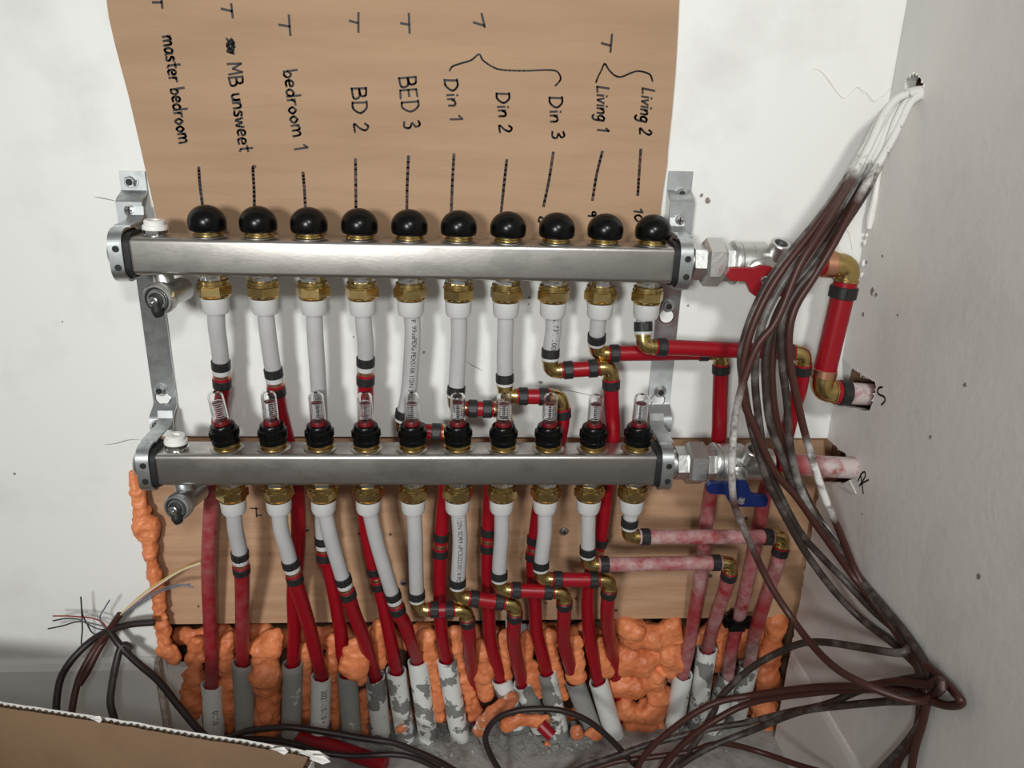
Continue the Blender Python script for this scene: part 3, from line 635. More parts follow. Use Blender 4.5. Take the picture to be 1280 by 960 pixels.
circuit(True, 1, [(334, 410, UY), (338, 440, -.055), (344, 478, -.05)], [(350, 515, -.042), (358, 548, -.036), (370, 600, B), (373, 660, B), (371, 700, -.026), (367, 740, -.02), (368, 790, -.008), (368, 850, .002)], paint=None, label=lab(1, 1, 'white then red'))
circuit(True, 2, [(394, 420, UY), (398, 480, -.055), (401, 545, -.04), (402, 610, -.034), (403, 660, -.032), (405, 686, -.032)], [(410, 706, -.03), (419, 747, -.024), (426, 791, -.012), (428, 815, -.004), (428, 860, .004)], label=lab(1, 2, 'white down past the lower bar'))
circuit(True, 3, [(455, 410, UY), (457, 430, -.057), (457, 464, -.052)], [(457, 500, -.046), (456, 540, -.038), (455, 600, B), (457, 650, B), (463, 690, B), (471, 722, -.026), (480, 757, -.022), (489, 803, -.01), (494, 845, 0), (496, 870, .004)], c2=(471, 723, -.026), label=lab(1, 3, 'red below a short white piece'))
t, W, R = circuit(True, 4, [(516, 410, UY), (515, 440, -.058), (511, 490, -.055), (505, 518, -.052)], [(566, 570, -.042), (558, 605, -.032), (553, 650, B), (550, 700, B), (550, 750, -.024), (552, 790, -.012), (555, 825, -.002), (560, 860, .004)], k1=(502, 538, -.05), k2=(568, 541, -.05), c2=(552, 681, B), label=lab(1, 4, 'white piece printed in black'))
tex(t, W, .022, 'P. 99uaPEXa PEX5106 1/2IN SDR9 1B56', .0072, .25, INK, RW)
circuit(True, 5, [(574, 410, UY), (573, 440, -.058), (570, 490, -.055)], [(628, 560, -.045), (615, 605, -.032), (611, 660, B), (610, 720, B), (611, 770, -.02), (614, 805, -.01), (619, 846, -.001), (622, 870, .004)], k1=(568, 510, -.055), k2=(632, 512, -.055), c2=(610.5, 678, B), label=lab(1, 5, 'elbow just above flow meters'))
circuit(True, 6, [(632, 410, UY), (631, 440, -.058), (631, 474, -.056)], [(702, 531, -.052), (690, 580, -.04), (675, 630, -.03), (668, 680, B), (666, 716, B), (669, 760, -.02), (671, 790, -.012), (675, 830, -.002), (681, 865, .004)], k1=(631, 495, -.056), k2=(702, 496, -.056), c2=(668, 683, B), label=lab(1, 6, 'with a short level red piece'))
t, W, R = circuit(True, 7, [(692, 410, UY), (690, 425, -.06), (688, 444, -.058)], [(764, 500, -.055), (766, 552, -.046), (758, 612, -.03), (750, 674, B), (741, 705, B), (735, 740, -.022), (735, 770, -.016), (738, 805, -.008), (743, 850, .0), (748, 875, .004)], k1=(687, 464, -.058), k2=(764, 459, -.058), c2=(748, 686, B), label=lab(1, 7, 'elbowed onto a sloping red piece'))
tex(t, W, .014, 'PSI 73°/ 100PSI', .0085, .2, INK, RW)
circuit(True, 8, [(748, 400, UY), (746, 418, -.058)], [(900, 500, -.046), (898, 552, -.04), (889, 612, -.03), (883, 650, -.028), (877, 711, -.022), (870, 756, -.012), (862, 803, 0), (857, 850, .006)], k1=(745, 442, -.05), k2=(902, 440, -.048), paint=[0, 0, 0, .15, .3, .4, .06, .25, .3, .3], label=lab(1, 8, 'long red run turning down by blue handle'))
circuit(True, 9, [(805, 400, UY), (804, 410, -.063)], [(999, 486, -.06), (990, 515, -.055), (978, 560, -.045), (957, 613, -.032), (950, 650, -.03), (940, 700, -.024), (929, 750, -.014), (922, 780, -.006), (915, 808, .0), (907, 848, .008)], k1=(804, 433, -.068), k2=(1006, 441, -.064), paint=[0, 0, 0, .08, .1, .25, .4, .05, .5, .35], label=lab(1, 9, 'long red run behind the cables'))
circuit(False, 0, [(294, 660, LY), (299, 685, -.07), (301, 703, -.066)], [(303, 740, -.05), (303, 780, -.028), (304, 830, -.005), (305, 860, .003)], paint=[0, .03, .09, .02, .05], label=lab(0, 0, 'straight into a grey conduit'))
circuit(False, 1, [(351, 660, LY), (358, 685, -.07), (366, 714, -.066)], [(376, 748, -.054), (387, 785, -.034), (395, 817, -.016), (399, 848, -.002), (401, 870, .003)], label=lab(0, 1, 'leaning right across a red pipe'))
circuit(False, 2, [(412, 665, LY), (420, 695, -.07), (432, 734, -.064)], [(443, 768, -.05), (454, 797, -.03), (463, 826, -.012), (470, 852, .0), (473, 870, .003)], label=lab(0, 2, 'curving right into red'))
circuit(False, 3, [(468, 665, LY), (477, 698, -.07), (494, 753, -.062)], [(505, 778, -.05), (512, 797, -.036), (518, 822, -.012), (523, 845, .0)], label=lab(0, 3, 'the longest slanting white one'))
circuit(False, 4, [(519, 670, LY), (520, 710, -.072), (521, 745, -.07)], [(586, 795, -.056), (588, 822, -.025), (592, 850, .008), (598, 905, .03)], k1=(522, 762, -.07), k2=(583, 762, -.07), label=lab(0, 4, 'elbowed low above the foam'))
t, W, R = circuit(False, 5, [(575, 670, LY), (574, 700, -.074), (572, 728, -.072)], [(642, 790, -.058), (644, 815, -.03), (646, 852, -.004), (648, 868, .002)], k1=(572, 746, -.072), k2=(645, 755, -.072), label=lab(0, 5, 'white piece printed in black'))
tex(t, W, .022, '1/2IN SDR9 uPC5222301/4 POTABLE', .0075, .1, INK, RW)
circuit(False, 6, [(627, 670, LY), (625, 695, -.074), (624, 718, -.072)], [(705, 775, -.06), (705, 803, -.035), (706, 845, -.004), (709, 866, .002)], k1=(624, 737, -.072), k2=(706, 740, -.072), label=lab(0, 6, 'red piece level with two elbows'))
circuit(False, 7, [(681, 665, LY), (678, 690, -.074), (676, 708, -.072)], [(759, 760, -.06), (761, 796, -.025), (767, 828, .008), (778, 900, .03)], k1=(676, 724, -.072), k2=(763, 725, -.072), label=lab(0, 7, 'bridging two red uprights'))
circuit(False, 8, [(735, 660, LY), (735, 685, -.074)], [(907, 735, -.06), (896, 768, -.035), (887, 800, -.01), (881, 825, .004)], k1=(734, 706, -.072), k2=(915, 703, -.068), hp=[.38, .42, .36, .33], paint=[.1, .2, .35, .2, .05, .35], label=lab(0, 8, 'long level run faded pink'))
circuit(False, 9, [(788, 648, LY), (787, 652, LY)], [(969, 712, -.066), (954, 757, -.045), (944, 790, -.024), (934, 829, -.002), (930, 845, .004)], k1=(785, 671, -.073), k2=(980, 671, -.07), hp=[.6, .34, .36, .25], paint=[.1, .4, .1, .05, .55, .7, .7], label=lab(0, 9, 'top long run scuffed pink'))
# ================================================================== MAIN LINES AND VALVES
def valve(Y, Z, label, upper):
    x0 = at(867, 330, Y-.015).x if upper else at(846, 585, Y-.015).x
    t = thing('ball_valve', (x0+.05, Y, Z), label, 'valve', 'ball valves at the manifold ends'); X = V((1, 0, 0))
    b = MB(); b.lathe((x0-.012, Y, Z), X, [(.0165, 0), (.0165, .013), (.014, .014)], 24); b.lathe((x0, Y, Z), X, hexprof(.0195, 0, .019), 6, rot=.15); b.build('tail_nut', NICKEL, t, ang=28)
    b = MB(); b.lathe((x0+.0135, Y, Z), X, hexprof(.0262, 0, .0225, .003), 6, rot=.42); b.build('union_nut', NICKEL, t, ang=28)
    b = MB(); b.lathe((x0+.034, Y, Z), X, hexprof(.0205, 0, .012, .0015), 6, rot=.2)
    b.lathe((x0+.044, Y, Z), X, [(.0180, 0), (.0232, .0015), (.0240, .003), (.0240, .0055), (.0215, .0065), (.0215, .0085), (.0225, .0095), (.0228, .020), (.0222, .0205), (.0222, .0215), (.0228, .022), (.0228, .036), (.0195, .041), (.0195, .062), (.017, .063), (.017, .072)], 32)
    b.lathe((x0+.068, Y-.018, Z-.004), (0, -1, -.12), [(.013, 0), (.0125, .007), (.0095, .0095), (.006, .010), (.006, .022)], 22)
    b.build('valve_body', NICKEL, t, ang=35)
    pc = at(970, 318, Y-.012) if upper else at(937, 572, Y-.018); d = V((.12, -.45, 1)).normalized()
    b = MB(); b.lathe(pc, d, [(.0095, -.006), (.0100, .006), (.0108, .008), (.0108, .0135), (.0100, .0145), (.0072, .0145), (.0070, .009), (.0005, .009)], 24); p = b.build('test_port', NICKEL, t)
    b = MB(); b.lathe(pc+d*.0095, d, [(.0069, 0), (.0069, .0003)], 20); b.build('port_bore', RUBBER, p)
    yh = Y-.042
    z8 = lambda L, oy: [at(820+x*.234375, oy+y*.234375, yh) for x, y in L]
    o = z8([(372, 526), (396, 492), (430, 489), (520, 492), (560, 478), (612, 482), (632, 500), (650, 545), (668, 562), (735, 566), (748, 580), (746, 628), (735, 640), (570, 648), (530, 642), (505, 622), (492, 590), (484, 572), (470, 562), (398, 560)], 220) if upper else \
        z8([(268, 112), (290, 98), (400, 100), (422, 88), (480, 88), (496, 115), (505, 150), (525, 165), (590, 168), (602, 188), (596, 224), (575, 233), (440, 231), (402, 220), (385, 195), (378, 172), (362, 165), (290, 160), (274, 150)], 580)
    b = MB(); b.prism(o, (0, .007, 0)); h = b.build('wing_handle', REDH if upper else BLUEH, t, smooth=False)
    bv = h.modifiers.new('bevel', 'BEVEL'); bv.width = .0014; bv.segments = 2
    c = at(956, 350, yh) if upper else at(926.6, 626, yh)
    so, bb = screw(c, (0, -1, 0), .0045, h, CHROME, 'handle_screw')
    b = MB(); b.lathe(c+V((0, .006, 0)), (0, 1, 0), [(.0055, 0), (.0055, .022)], 14); b.build('stem', NICKEL, t)
    return x0
valve(UY, UZ+.001, 'nickel ball valve with red wing handle beside the upper manifold', True)
valve(LY, LZ+.001, 'nickel ball valve with blue wing handle beside the lower manifold', False)
RM = .0128
t = thing('supply_pipe', at(1063, 331, -.06), 'large red supply pipe turning down by the corner and into the wall at S', 'pipe')
K1 = at(1062, 331, -.06); K2 = at(1025, 489, -.062); E = V((XR+.05, -.0635, onX(1082, 498, XR).z)); A = V((K1.x-.085, UY, K1.z+.001))
h = (A-K1).normalized(); d = (K2-K1).normalized(); e = (E-K2).normalized(); L = .0185
elbow(K1, h, d, t, .0128, L); elbow(K2, -d, e, t, .0128, L)
b = MB(); b.tube([K1+h*L, K1.lerp(A, .6), A], RM, 18); b.build('red_section', PEXR, t)
cyl_ring(K1+h*(L+.006), h, .0150, .012, COPPER, 'crimp_ring', t)
b = MB(); b.lathe(K1+h*.040, h, hexprof(.0165, 0, .018), 6); b.build('adapter_nut', PEXR, t, ang=28)
b = MB(); b.tube([K1+d*L, K1.lerp(K2, .5), K2-d*L], RM, 18); b.build('red_section', PEXR, t)
crimp(K1+d*(L+.012), d, t, .0152, .013); cyl_ring(K2-d*(L+.004), d, .0140, .009, COPPER, 'crimp_ring', t)
b = MB(); b.tube([K2+e*L, K2.lerp(E, .35), K2.lerp(E, .5), K2.lerp(E, .62), E], RM, 18, paint=[.55, .95, 1.2, .25, 0], smooth=True); b.build('wall_section', PEXR, t)
crimp(K2+e*(L+.010), e, t, .0150, .012); cyl_ring(K2+e*(L+.001), e, .0145, .005, PEXR, 'pipe_end', t)
A = V((at(968, 586, LY).x, LY, LZ)); E = V((XR+.05, -.073, onX(1060, 584, XR).z+.002)); e = (E-A)
t = thing('return_pipe', A, 'red return pipe sprayed white entering the wall at R', 'pipe')
b = MB(); b.tube([A, A+e*.18, A+e*.35, A+e*.5, A+e*.62, E], RM, 18, paint=[0, .1, .45, .85, 1.1, 0]); b.build('red_section', PEXR, t)
b = MB(); b.lathe(A+e.normalized()*.004, e, hexprof(.0165, 0, .016), 6); b.build('adapter_nut', BRASS, t, ang=28)
# black clip on the tenth red run
c = at(921, 775, -.012); t = thing('pipe_clip', c, 'black plastic clip snapped round a pink red pipe at lower right', 'clip')
dd = (at(915, 800, -.004)-at(927, 755, -.016)).normalized(); x, y, z = frame(dd, V((0, -1, 0)))
b = MB(); b.lathe(c-dd*.006, dd, [(.0135, 0), (.0140, .002), (.0140, .012), (.0135, .014), (.0093, .014), (.0093, 0)], 20, closed=True); b.build('ring', BLACKP, t)
b = MB(); b.box(c+x*.015+y*.004, (.010, .012, .012), (x, y, z)); b.box(c-x*.015+y*.003, (.008, .012, .012), (x, y, z)); b.box(c+y*.014-x*.004, (.022, .005, .010), (x, y, z)); b.build('latch', BLACKP, t, smooth=False)
# ================================================================== CONDUITS
RCN = .0140
PVC2 = mat('pvc_white', (.70, .71, .69), .5, col2=(.24, .24, .23), nscale=14, thr=(.60, .61), bump=.15, bscale=100)
for k, (a, c, kind, tail) in enumerate(CON):
    A = at(*a, .002); Bt = at(*c, .002); d = (Bt-A).normalized(); L = (Bt-A).length+.03; m = (PVC, PVCG, PVC2)[kind]
    if k >= 14: A = at(*a, .008); Bt = at(*c, .008); d = (Bt-A).normalized()
    t = thing('conduit', A+d*(L-.03), 'grey white plastic conduit stub, ' + tail, 'conduit', 'conduits coming out of the floor')
    x, y, z = frame(d); n = 22; rings = []; tp = random.uniform(0, 6)
    for r, h in ((RCN-.0022, .03), (RCN-.0022, 0), (RCN, 0), (RCN, L*.3), (RCN, L*.6), (RCN, L)):
        rings.append([A + z*(h + (.0018*math.sin(2*q*math.pi/n+tp)+random.uniform(-.0006, .0006) if h == 0 else 0)) + (x*math.cos(2*math.pi*q/n)+y*math.sin(2*math.pi*q/n))*r for q in range(n)])
    b = MB(); b.loft(rings, caps=False); b.build('sleeve', m, t, ang=50)
    if k in (3, 0): tex(t, [A, A+d*L], .012 if k == 3 else .035, '2021-10-10 •' if k == 3 else '01/10', .0115, .5, INK, RCN+.0001)
# ================================================================== FOAM
PXM = 1.1/960
def foam(blobs, Y, label, m=FOAM, group='orange foam between the conduits', vox=.002, k=3, sc=1.0, fs=.005):
    mb = MB(); prev = None; rnd = random.Random(int(blobs[0][0]*7+blobs[0][1]))
    for (px, py, r) in blobs:
        yy = Y if not callable(Y) else Y(px, py)
        c = at(px, py, yy); R = r*PXM*sc
        nq = 1 if prev is None or k == 0 else max(2, math.ceil((prev[0]-c).length/(min(R, prev[1])*.55)))
        seq = [(c, R)] if nq == 1 else [(prev[0].lerp(c, q/nq), (prev[1]*(1-q/nq)+R*q/nq)*rnd.uniform(.82, 1.08)) for q in range(1, nq+1)]
        for p, rr in seq:
            mb.sphere(p, rr*1.08, 3, (1, .8, 1), .45, 38)
            for q in range(2):
                a = V((rnd.uniform(-1, 1), rnd.uniform(-1, .2), rnd.uniform(-1, 1))).normalized(); mb.sphere(p+V((a.x*rr*.8, a.y*rr*.6, a.z*rr*.8)), rr*rnd.uniform(.35, .6), 2, (1, .8, 1), .3, 60)
        prev = (c, R)
    o = mb.build('foam', m); tag(o, label, 'foam', group)
    md = o.modifiers.new('merge', 'REMESH'); md.mode = 'VOXEL'; md.voxel_size = vox; md.use_smooth_shade = True
    sm = o.modifiers.new('soften', 'SMOOTH'); sm.factor = .5; sm.iterations = 3
    tx = bpy.data.textures.get('foam_lumps') or bpy.data.textures.new('foam_lumps', 'CLOUDS'); tx.noise_scale = .016
    dm = o.modifiers.new('lumps', 'DISPLACE'); dm.texture = tx; dm.strength = fs; dm.texture_coords = 'GLOBAL'
    t2 = bpy.data.textures.get('foam_grain') or bpy.data.textures.new('foam_grain', 'CLOUDS'); t2.noise_scale = .006
    d2 = o.modifiers.new('grain', 'DISPLACE'); d2.texture = t2; d2.strength = .0022; d2.texture_coords = 'GLOBAL'
    return o
foam([(165, 592, 5), (171, 612, 8), (175, 630, 9), (181, 655, 15), (187, 680, 11), (192, 708, 10), (197, 740, 9), (200, 766, 10), (204, 785, 10), (207, 808, 12), (218, 822, 14)], -.005, 'long orange foam bead running down the left edge of the plywood', sc=.74, fs=.006, vox=.0016)
foam([(248, 802, 9), (242, 836, 13), (240, 866, 15), (249, 903, 8)], .012, 'orange foam left of the leftmost conduit')
foam([(283, 799, 9), (281, 826, 12), (286, 855, 13), (291, 884, 11), (288, 910, 6)], .010, 'narrow orange foam between the first and second conduits')
foam([(347, 792, 7), (330, 812, 19), (333, 838, 19), (335, 862, 16), (333, 888, 16), (335, 912, 15)], .006, 'fat orange foam lump between the second and third conduits')
foam([(382, 812, 8), (382, 852, 8), (383, 890, 7)], .012, 'thin orange foam left of the dated conduit')
foam([(415, 800, 9), (415, 829, 9), (419, 872, 6), (419, 908, 6)], .012, 'thin orange foam right of the dated conduit')
foam([(444, 803, 7), (443, 832, 16), (452, 846, 9)], -.020, 'orange foam blob sitting over a conduit mouth'); foam([(455, 868, 7), (454, 890, 7), (454, 912, 7)], .012, 'orange foam sliver below the blob between the fifth and sixth conduits')
foam([(472, 780, 7), (474, 805, 7), (477, 830, 8)], .004, 'upright orange foam sliver behind crossing red pipes')
foam([(534, 795, 11), (535, 816, 11), (541, 838, 7), (546, 866, 9), (548, 897, 8)], .008, 'orange foam strip left of the fifth red upright')
foam([(569, 792, 10), (575, 817, 8), (584, 848, 8), (590, 876, 9), (594, 894, 9)], .008, 'orange foam strip right of the fifth red upright')
foam([(601, 808, 10), (603, 836, 13), (605, 866, 10)], .0, 'rounded orange foam lump in front of a hidden conduit')
foam([(631, 794, 8), (631, 824, 9), (632, 846, 8)], .004, 'orange foam between the sixth pair of red pipes')
foam([(658, 794, 7), (659, 819, 8), (663, 846, 12), (671, 868, 6)], .004, 'orange foam left of the seventh red upright')
foam([(687, 794, 9), (689, 812, 9), (697, 840, 7), (704, 868, 6)], .006, 'orange foam right of the seventh red upright')
foam([(720, 803, 9), (721, 822, 9), (721, 842, 13)], -.006, 'orange foam bulb on top of a grey conduit'); foam([(727, 872, 6), (733, 896, 6), (742, 906, 7)], .006, 'orange foam sliver left of the plain white conduit')
foam([(750, 800, 5), (756, 827, 9), (758, 838, 9)], .004, 'drop-shaped orange foam by the eighth red upright')
foam([(789, 789, 18), (812, 795, 15), (838, 790, 15), (839, 823, 18), (806, 826, 17), (785, 822, 16), (777, 857, 13), (794, 858, 15), (816, 848, 14), (820, 868, 13), (784, 885, 12), (812, 887, 15), (808, 908, 12), (789, 908, 9), (828, 911, 8)], .016, 'big lumpy orange foam mass filling the gap at lower centre right', k=0, sc=1.22)
foam([(902, 785, 9), (903, 810, 8), (900, 835, 7)], .024, 'orange foam glimpsed between the right pipes'); foam([(928, 795, 10), (927, 815, 9)], .026, 'orange foam behind the black clip')
foam([(969, 780, 13), (966, 808, 13), (961, 836, 15), (958, 860, 15), (953, 885, 14), (956, 908, 14)], .016, 'tall orange foam strip in the right corner')
foam([(640, 873, 8), (628, 882, 8), (617, 888, 8), (606, 900, 9), (598, 912, 8)], -.018, 'orange foam piece slanting up from the floor', FOAMW)
foam([(632, 906, 7), (652, 899, 8), (668, 901, 8), (682, 903, 8)], -.022, 'level orange foam piece with a red pipe stub')
foam([(720, 913, 9), (722, 917, 8)], -.02, 'white-speckled foam lump on the floor', FOAMW); foam([(738, 916, 7), (745, 918, 8)], -.02, 'orange foam lump right of the speckled one')
foam([(500, 911, 6), (505, 909, 6)], -.016, 'small pale foam lump at the foot of the conduits', FOAMW); foam([(684, 930, 3.2), (685, 931, 3)], -.03, 'tiny orange foam crumb on the concrete', vox=.001)
bk = foam([(232+i*14, 795+5*math.sin(i*1.7), 13) for i in range(53)]+[(980-i*14, 850+6*math.sin(i*1.3), 13) for i in range(54)]+[(230+i*14, 895, 12) for i in range(54)], lambda px, py: .030 if py < 815 else .05, 'orange foam filling deep behind the conduits', vox=.004, k=0)
# red stubs on the floor
b = MB(); a = onZ(700, 918, ZF+.011); c = onZ(676, 906, ZF+.02); b.tube([at(676, 906, -.035), at(690, 920, -.045)], RRD, 14); tag(b.build('pipe_offcut', PEXR), 'short red pipe stub poking from level foam piece', 'pipe offcut')
b = MB(); b.tube([onZ(372, 921, ZF+.010), onZ(420, 935, ZF+.010), onZ(482, 956, ZF+.010)], .0105, 16); tag(b.build('pipe_offcut', PEXR), 'dark red pipe offcut lying on the floor beside the box', 'pipe offcut')
# debris
b = MB(); rnd = random.Random(5)
for k in range(420):
    px = rnd.gauss(640, 110); px = min(max(px, 400), 960); p = onZ(px, rnd.triangular(917, 955, 925), ZF); s = rnd.choice([.001, .0015, .002, .003, .0045])*rnd.uniform(.6, 1.2)
    n = 5; a0 = rnd.uniform(0, 6); tl = V((rnd.uniform(-.3, .3), rnd.uniform(-.5, .2), 1)).normalized(); x, y, z = frame(tl)
    b.prism([p+V((0, 0, s*.35))+(x*math.cos(a0+q*1.256)+y*math.sin(a0+q*1.256))*s*rnd.uniform(.5, 1.1) for q in range(n)], z*s*.25)
o = b.build('debris', FLAKE, smooth=False, kind='stuff'); tag(o, 'grey paint flakes and crumbs scattered on the concrete', 'debris')
for (px, py, s), tail in zip(((528, 925, .012), (512, 914, .008), (570, 920, .009), (545, 915, .007), (630, 925, .008), (500, 922, .009), (693, 936, .007)), ('biggest of all', 'leftmost of the upper ones', 'below the fifth red upright', 'smallest beside the biggest', 'below the slanting foam piece', 'leftmost of all', 'beside the tiny foam crumb')):
    p = onZ(px, py, ZF+.002); b = MB(); a0 = rnd.uniform(0, 6)
    b.prism([p+V((math.cos(a0+q*1.05), math.sin(a0+q*1.05), .15*math.cos(q)))*s*rnd.uniform(.55, 1.1) for q in range(6)], (0, 0, .0018)); tag(b.build('paint_chip', FLAKE, smooth=False), 'flat grey coating chip on the concrete, '+tail, 'paint chip', 'grey chips on the concrete')
# ================================================================== CABLES
def sched(tab, v):
    if v <= tab[0][0]: return tab[0][1]
    for (a, x), (c, y) in zip(tab[:-1], tab[1:]):
        if v <= c: return x+(y-x)*(v-a)/(c-a)
    return tab[-1][1]
YC = [(110, -.05), (140, -.062), (230, -.10), (320, -.128), (400, -.136), (600, -.138), (700, -.13), (760, -.15), (850, -.22)]
YO = [(600, -.09), (700, -.10), (850, -.11), (950, -.115), (1000, -.15), (1150, -.28), (1200, -.33)]
def clampY(px, py, Y, g=.006):
    if px > 980:
        w = onX(px, py, XR).y
        if w < .02: Y = min(Y, w-g*1.6)
    if py > 600: Y = min(Y, onZ(px, py, ZF+g).y)
    return Y
def cc(px, py, off=0.): return at(px, py, clampY(px, py, sched(YC, py)-off))
def oc(px, py, off=0.): return at(px, py, clampY(px, py, sched(YO, px)-off))
hole_c = onX(1149, 115, XR)
def cable(ins, outs, m, r, off, paint, label, hdy=0):
    st = [hole_c+V((.05, -.004, .006+hdy*.6)), hole_c+V((.012, -.002, .001+hdy*.6))]
    pts = st + [cc(q[0], q[1], off+sum(q[2:])) for q in ins] + [oc(q[0], q[1], off+sum(q[2:])) for q in outs]
    lp = pts[-1]; nex = 0
    if lp.z > ZF+.02:
        dz = lp.z-ZF; pts += [V((lp.x-dz*.15, lp.y-dz*.15, ZF+dz*.35)), V((lp.x-dz*.3-.01, lp.y-dz*.3, ZF+r+.001)), V((lp.x-dz*.3-.08, lp.y-dz*.3-.03, ZF+r+.001))]; nex = 3
    def pv(y): return 2.4 if y < 172 else max(0., 2.4-(y-172)/55*2.4)
    pl = [2.4, 2.4]+[max([pv(y)]+[v for y0, y1, v in paint if y0 <= y <= y1]) for x, y, *_ in ins]+[0.]*(len(outs)+nex)
    b = MB(); b.tube(pts, r, 10, 6, paint=pl); tag(b.build('control_cable', m), label, 'cable', 'bundle of cables from the wall hole')
G = 'cable from the wall hole, '
cable([(1128, 122), (1104, 142), (1086, 176), (1062, 218), (1026, 270), (988, 316), (962, 350), (942, 390), (930, 425), (926, 450), (929, 478), (935, 515), (947, 564), (961, 604), (984, 650), (1008, 692), (1043, 739), (1078, 775), (1116, 804), (1146, 832), (1162, 856)],
      [(1158, 880), (1150, 905), (1127, 936), (1104, 960), (1085, 985)], CABLEG, .0042, .004, [(260, 340, 0.12)], G+'outermost left at the valve, ending low', .003)
cable([(1132, 120), (1110, 140), (1094, 178), (1070, 222), (1036, 278), (1004, 320), (976, 358), (956, 396), (945, 440), (944, 482), (949, 529), (955, 566), (966, 600), (998, 662), (1025, 694), (1056, 726), (1090, 762), (1122, 790), (1135, 806)],
      [(1125, 816), (1080, 810), (1034, 803), (1003, 804), (970, 817), (935, 838), (900, 872), (892, 890), (866, 932), (838, 965), (826, 985)], CABLEG, .0042, .0, [(300, 460, 0.12)], G+'second, looping back left as the topmost strand', -.002)
cable([(1130, 119), (1108, 138), (1088, 180), (1064, 226), (1030, 282), (1000, 330), (980, 380), (966, 408), (947, 432), (930, 475), (920, 515), (916, 555), (915, 600), (918, 630), (926, 652), (946, 697), (965, 735), (990, 773), (1015, 806, .01), (1046, 836, .03), (1085, 857, .05), (1139, 876, .07), (1168, 868, .06)],
      [(1178, 858, .02), (1172, 850), (1160, 856), (1120, 852), (1080, 857), (1017, 859), (940, 869), (888, 881), (841, 911), (806, 944), (792, 975)], CABLE, .0040, .014, [(510, 610, 0.55), (640, 660, 0.25)], G+'reddish strand bowing lowest and furthest left', .0)
cable([(1136, 124), (1114, 148), (1100, 184), (1078, 232), (1044, 290), (1014, 332), (986, 366), (967, 404), (957, 447), (958, 494), (963, 531), (977, 569), (988, 600), (1000, 622), (1015, 643), (1045, 676), (1058, 700), (1079, 728), (1104, 758), (1132, 792), (1156, 828), (1160, 848)],
      [(1139, 848), (1080, 861), (1034, 880), (987, 890), (934, 903), (888, 911), (817, 929), (770, 945), (722, 962), (700, 980)], CABLEG, .0042, .002, [(640, 700, 0.75)], G+'white-sprayed near the lower valve, running along the floor', -.004)
cable([(1138, 122), (1120, 150), (1106, 190), (1084, 236), (1052, 286), (1022, 332), (994, 366), (977, 405), (978, 455), (984, 505), (988, 560), (1001, 612), (1020, 648), (1044, 680), (1068, 716), (1094, 752), (1124, 792), (1152, 834)],
      [(1150, 872), (1104, 877), (1045, 883), (999, 890), (940, 913), (888, 934), (850, 957), (830, 980)], CABLEG, .0042, .007, [(590, 640, 0.35)], G+'dark grey strand passing left of the sprayed one', .001)
cable([(1140, 126), (1126, 152), (1112, 180), (1092, 214), (1068, 256), (1040, 308), (1016, 348), (996, 380), (987, 410), (987, 450), (996, 498), (1006, 541), (1018, 583), (1033, 627), (1044, 652), (1058, 686), (1068, 711), (1086, 744), (1113, 780), (1140, 815), (1174, 845)],
      [(1197, 870), (1201, 879), (1187, 882), (1167, 877), (1130, 862), (1070, 862), (1017, 866), (940, 878), (888, 904), (852, 932), (826, 962), (818, 980)], CABLE, .0042, .010, [(200, 215, 1.0), (575, 640, 1.0)], G+'rightmost strand with a long white sprayed length', -.003)
cable([(1126, 121), (1106, 146), (1084, 186), (1056, 232), (1016, 288), (976, 340), (950, 386), (934, 430), (928, 470), (931, 505), (942, 531), (958, 569), (971, 593), (997, 623), (1020, 656), (1043, 688), (1066, 720), (1092, 754), (1124, 796), (1154, 840)],
      [(1158, 872), (1154, 900), (1145, 930), (1139, 962), (1136, 985)], CABLE, .0040, .009, [], G+'brown strand crossing and then dropping straight down', .005)
# loose white cable ends near the hole, floor cables
cable([(1134, 116), (1116, 132), (1098, 165), (1085, 196), (1072, 222), (1050, 262), (1030, 296), (1008, 330), (986, 362), (974, 395), (968, 430), (965, 470), (970, 520), (985, 570), (1008, 620), (1034, 664), (1060, 704), (1088, 746), (1118, 786), (1148, 838)], [(1150, 880), (1146, 910), (1135, 935), (1118, 965)], CABLE, .0038, -.004, [(180, 225, 0.9)], G+'thin hidden strand at the back of the bundle', .006)
def floorcable(L, m, r, label, paint=None, fn=oc, group='cables on the floor'):
    b = MB(); b.tube([fn(*q) for q in L], r, 10, 6, paint=paint); o = b.build('floor_cable', m); tag(o, label, 'cable', group)
floorcable([(800, 962), (782, 944), (761, 922), (735, 901), (708, 890), (683, 886), (648, 888), (620, 899), (607, 920), (612, 941), (624, 963), (632, 978)], CABLED, .0040, 'dark cable arching in a loop above the concrete at bottom centre')
floorcable([(1040, 968), (1000, 957), (950, 940), (911, 930), (888, 931), (860, 940), (800, 948), (770, 952), (730, 965)], CABLE, .0038, 'reddish cable wandering across the bottom right floor')
floorcable([(282, 923), (300, 917), (314, 913), (360, 909), (407, 915), (454, 923), (490, 928), (520, 939), (545, 950), (570, 964)], CABLED, .0042, 'dark cable lying along the foot of the conduits')
floorcable([(290, 925), (330, 924), (370, 930), (400, 940), (440, 945), (490, 943), (520, 948), (550, 962)], CABLED, .0038, 'second dark cable lying nearer the red offcut')
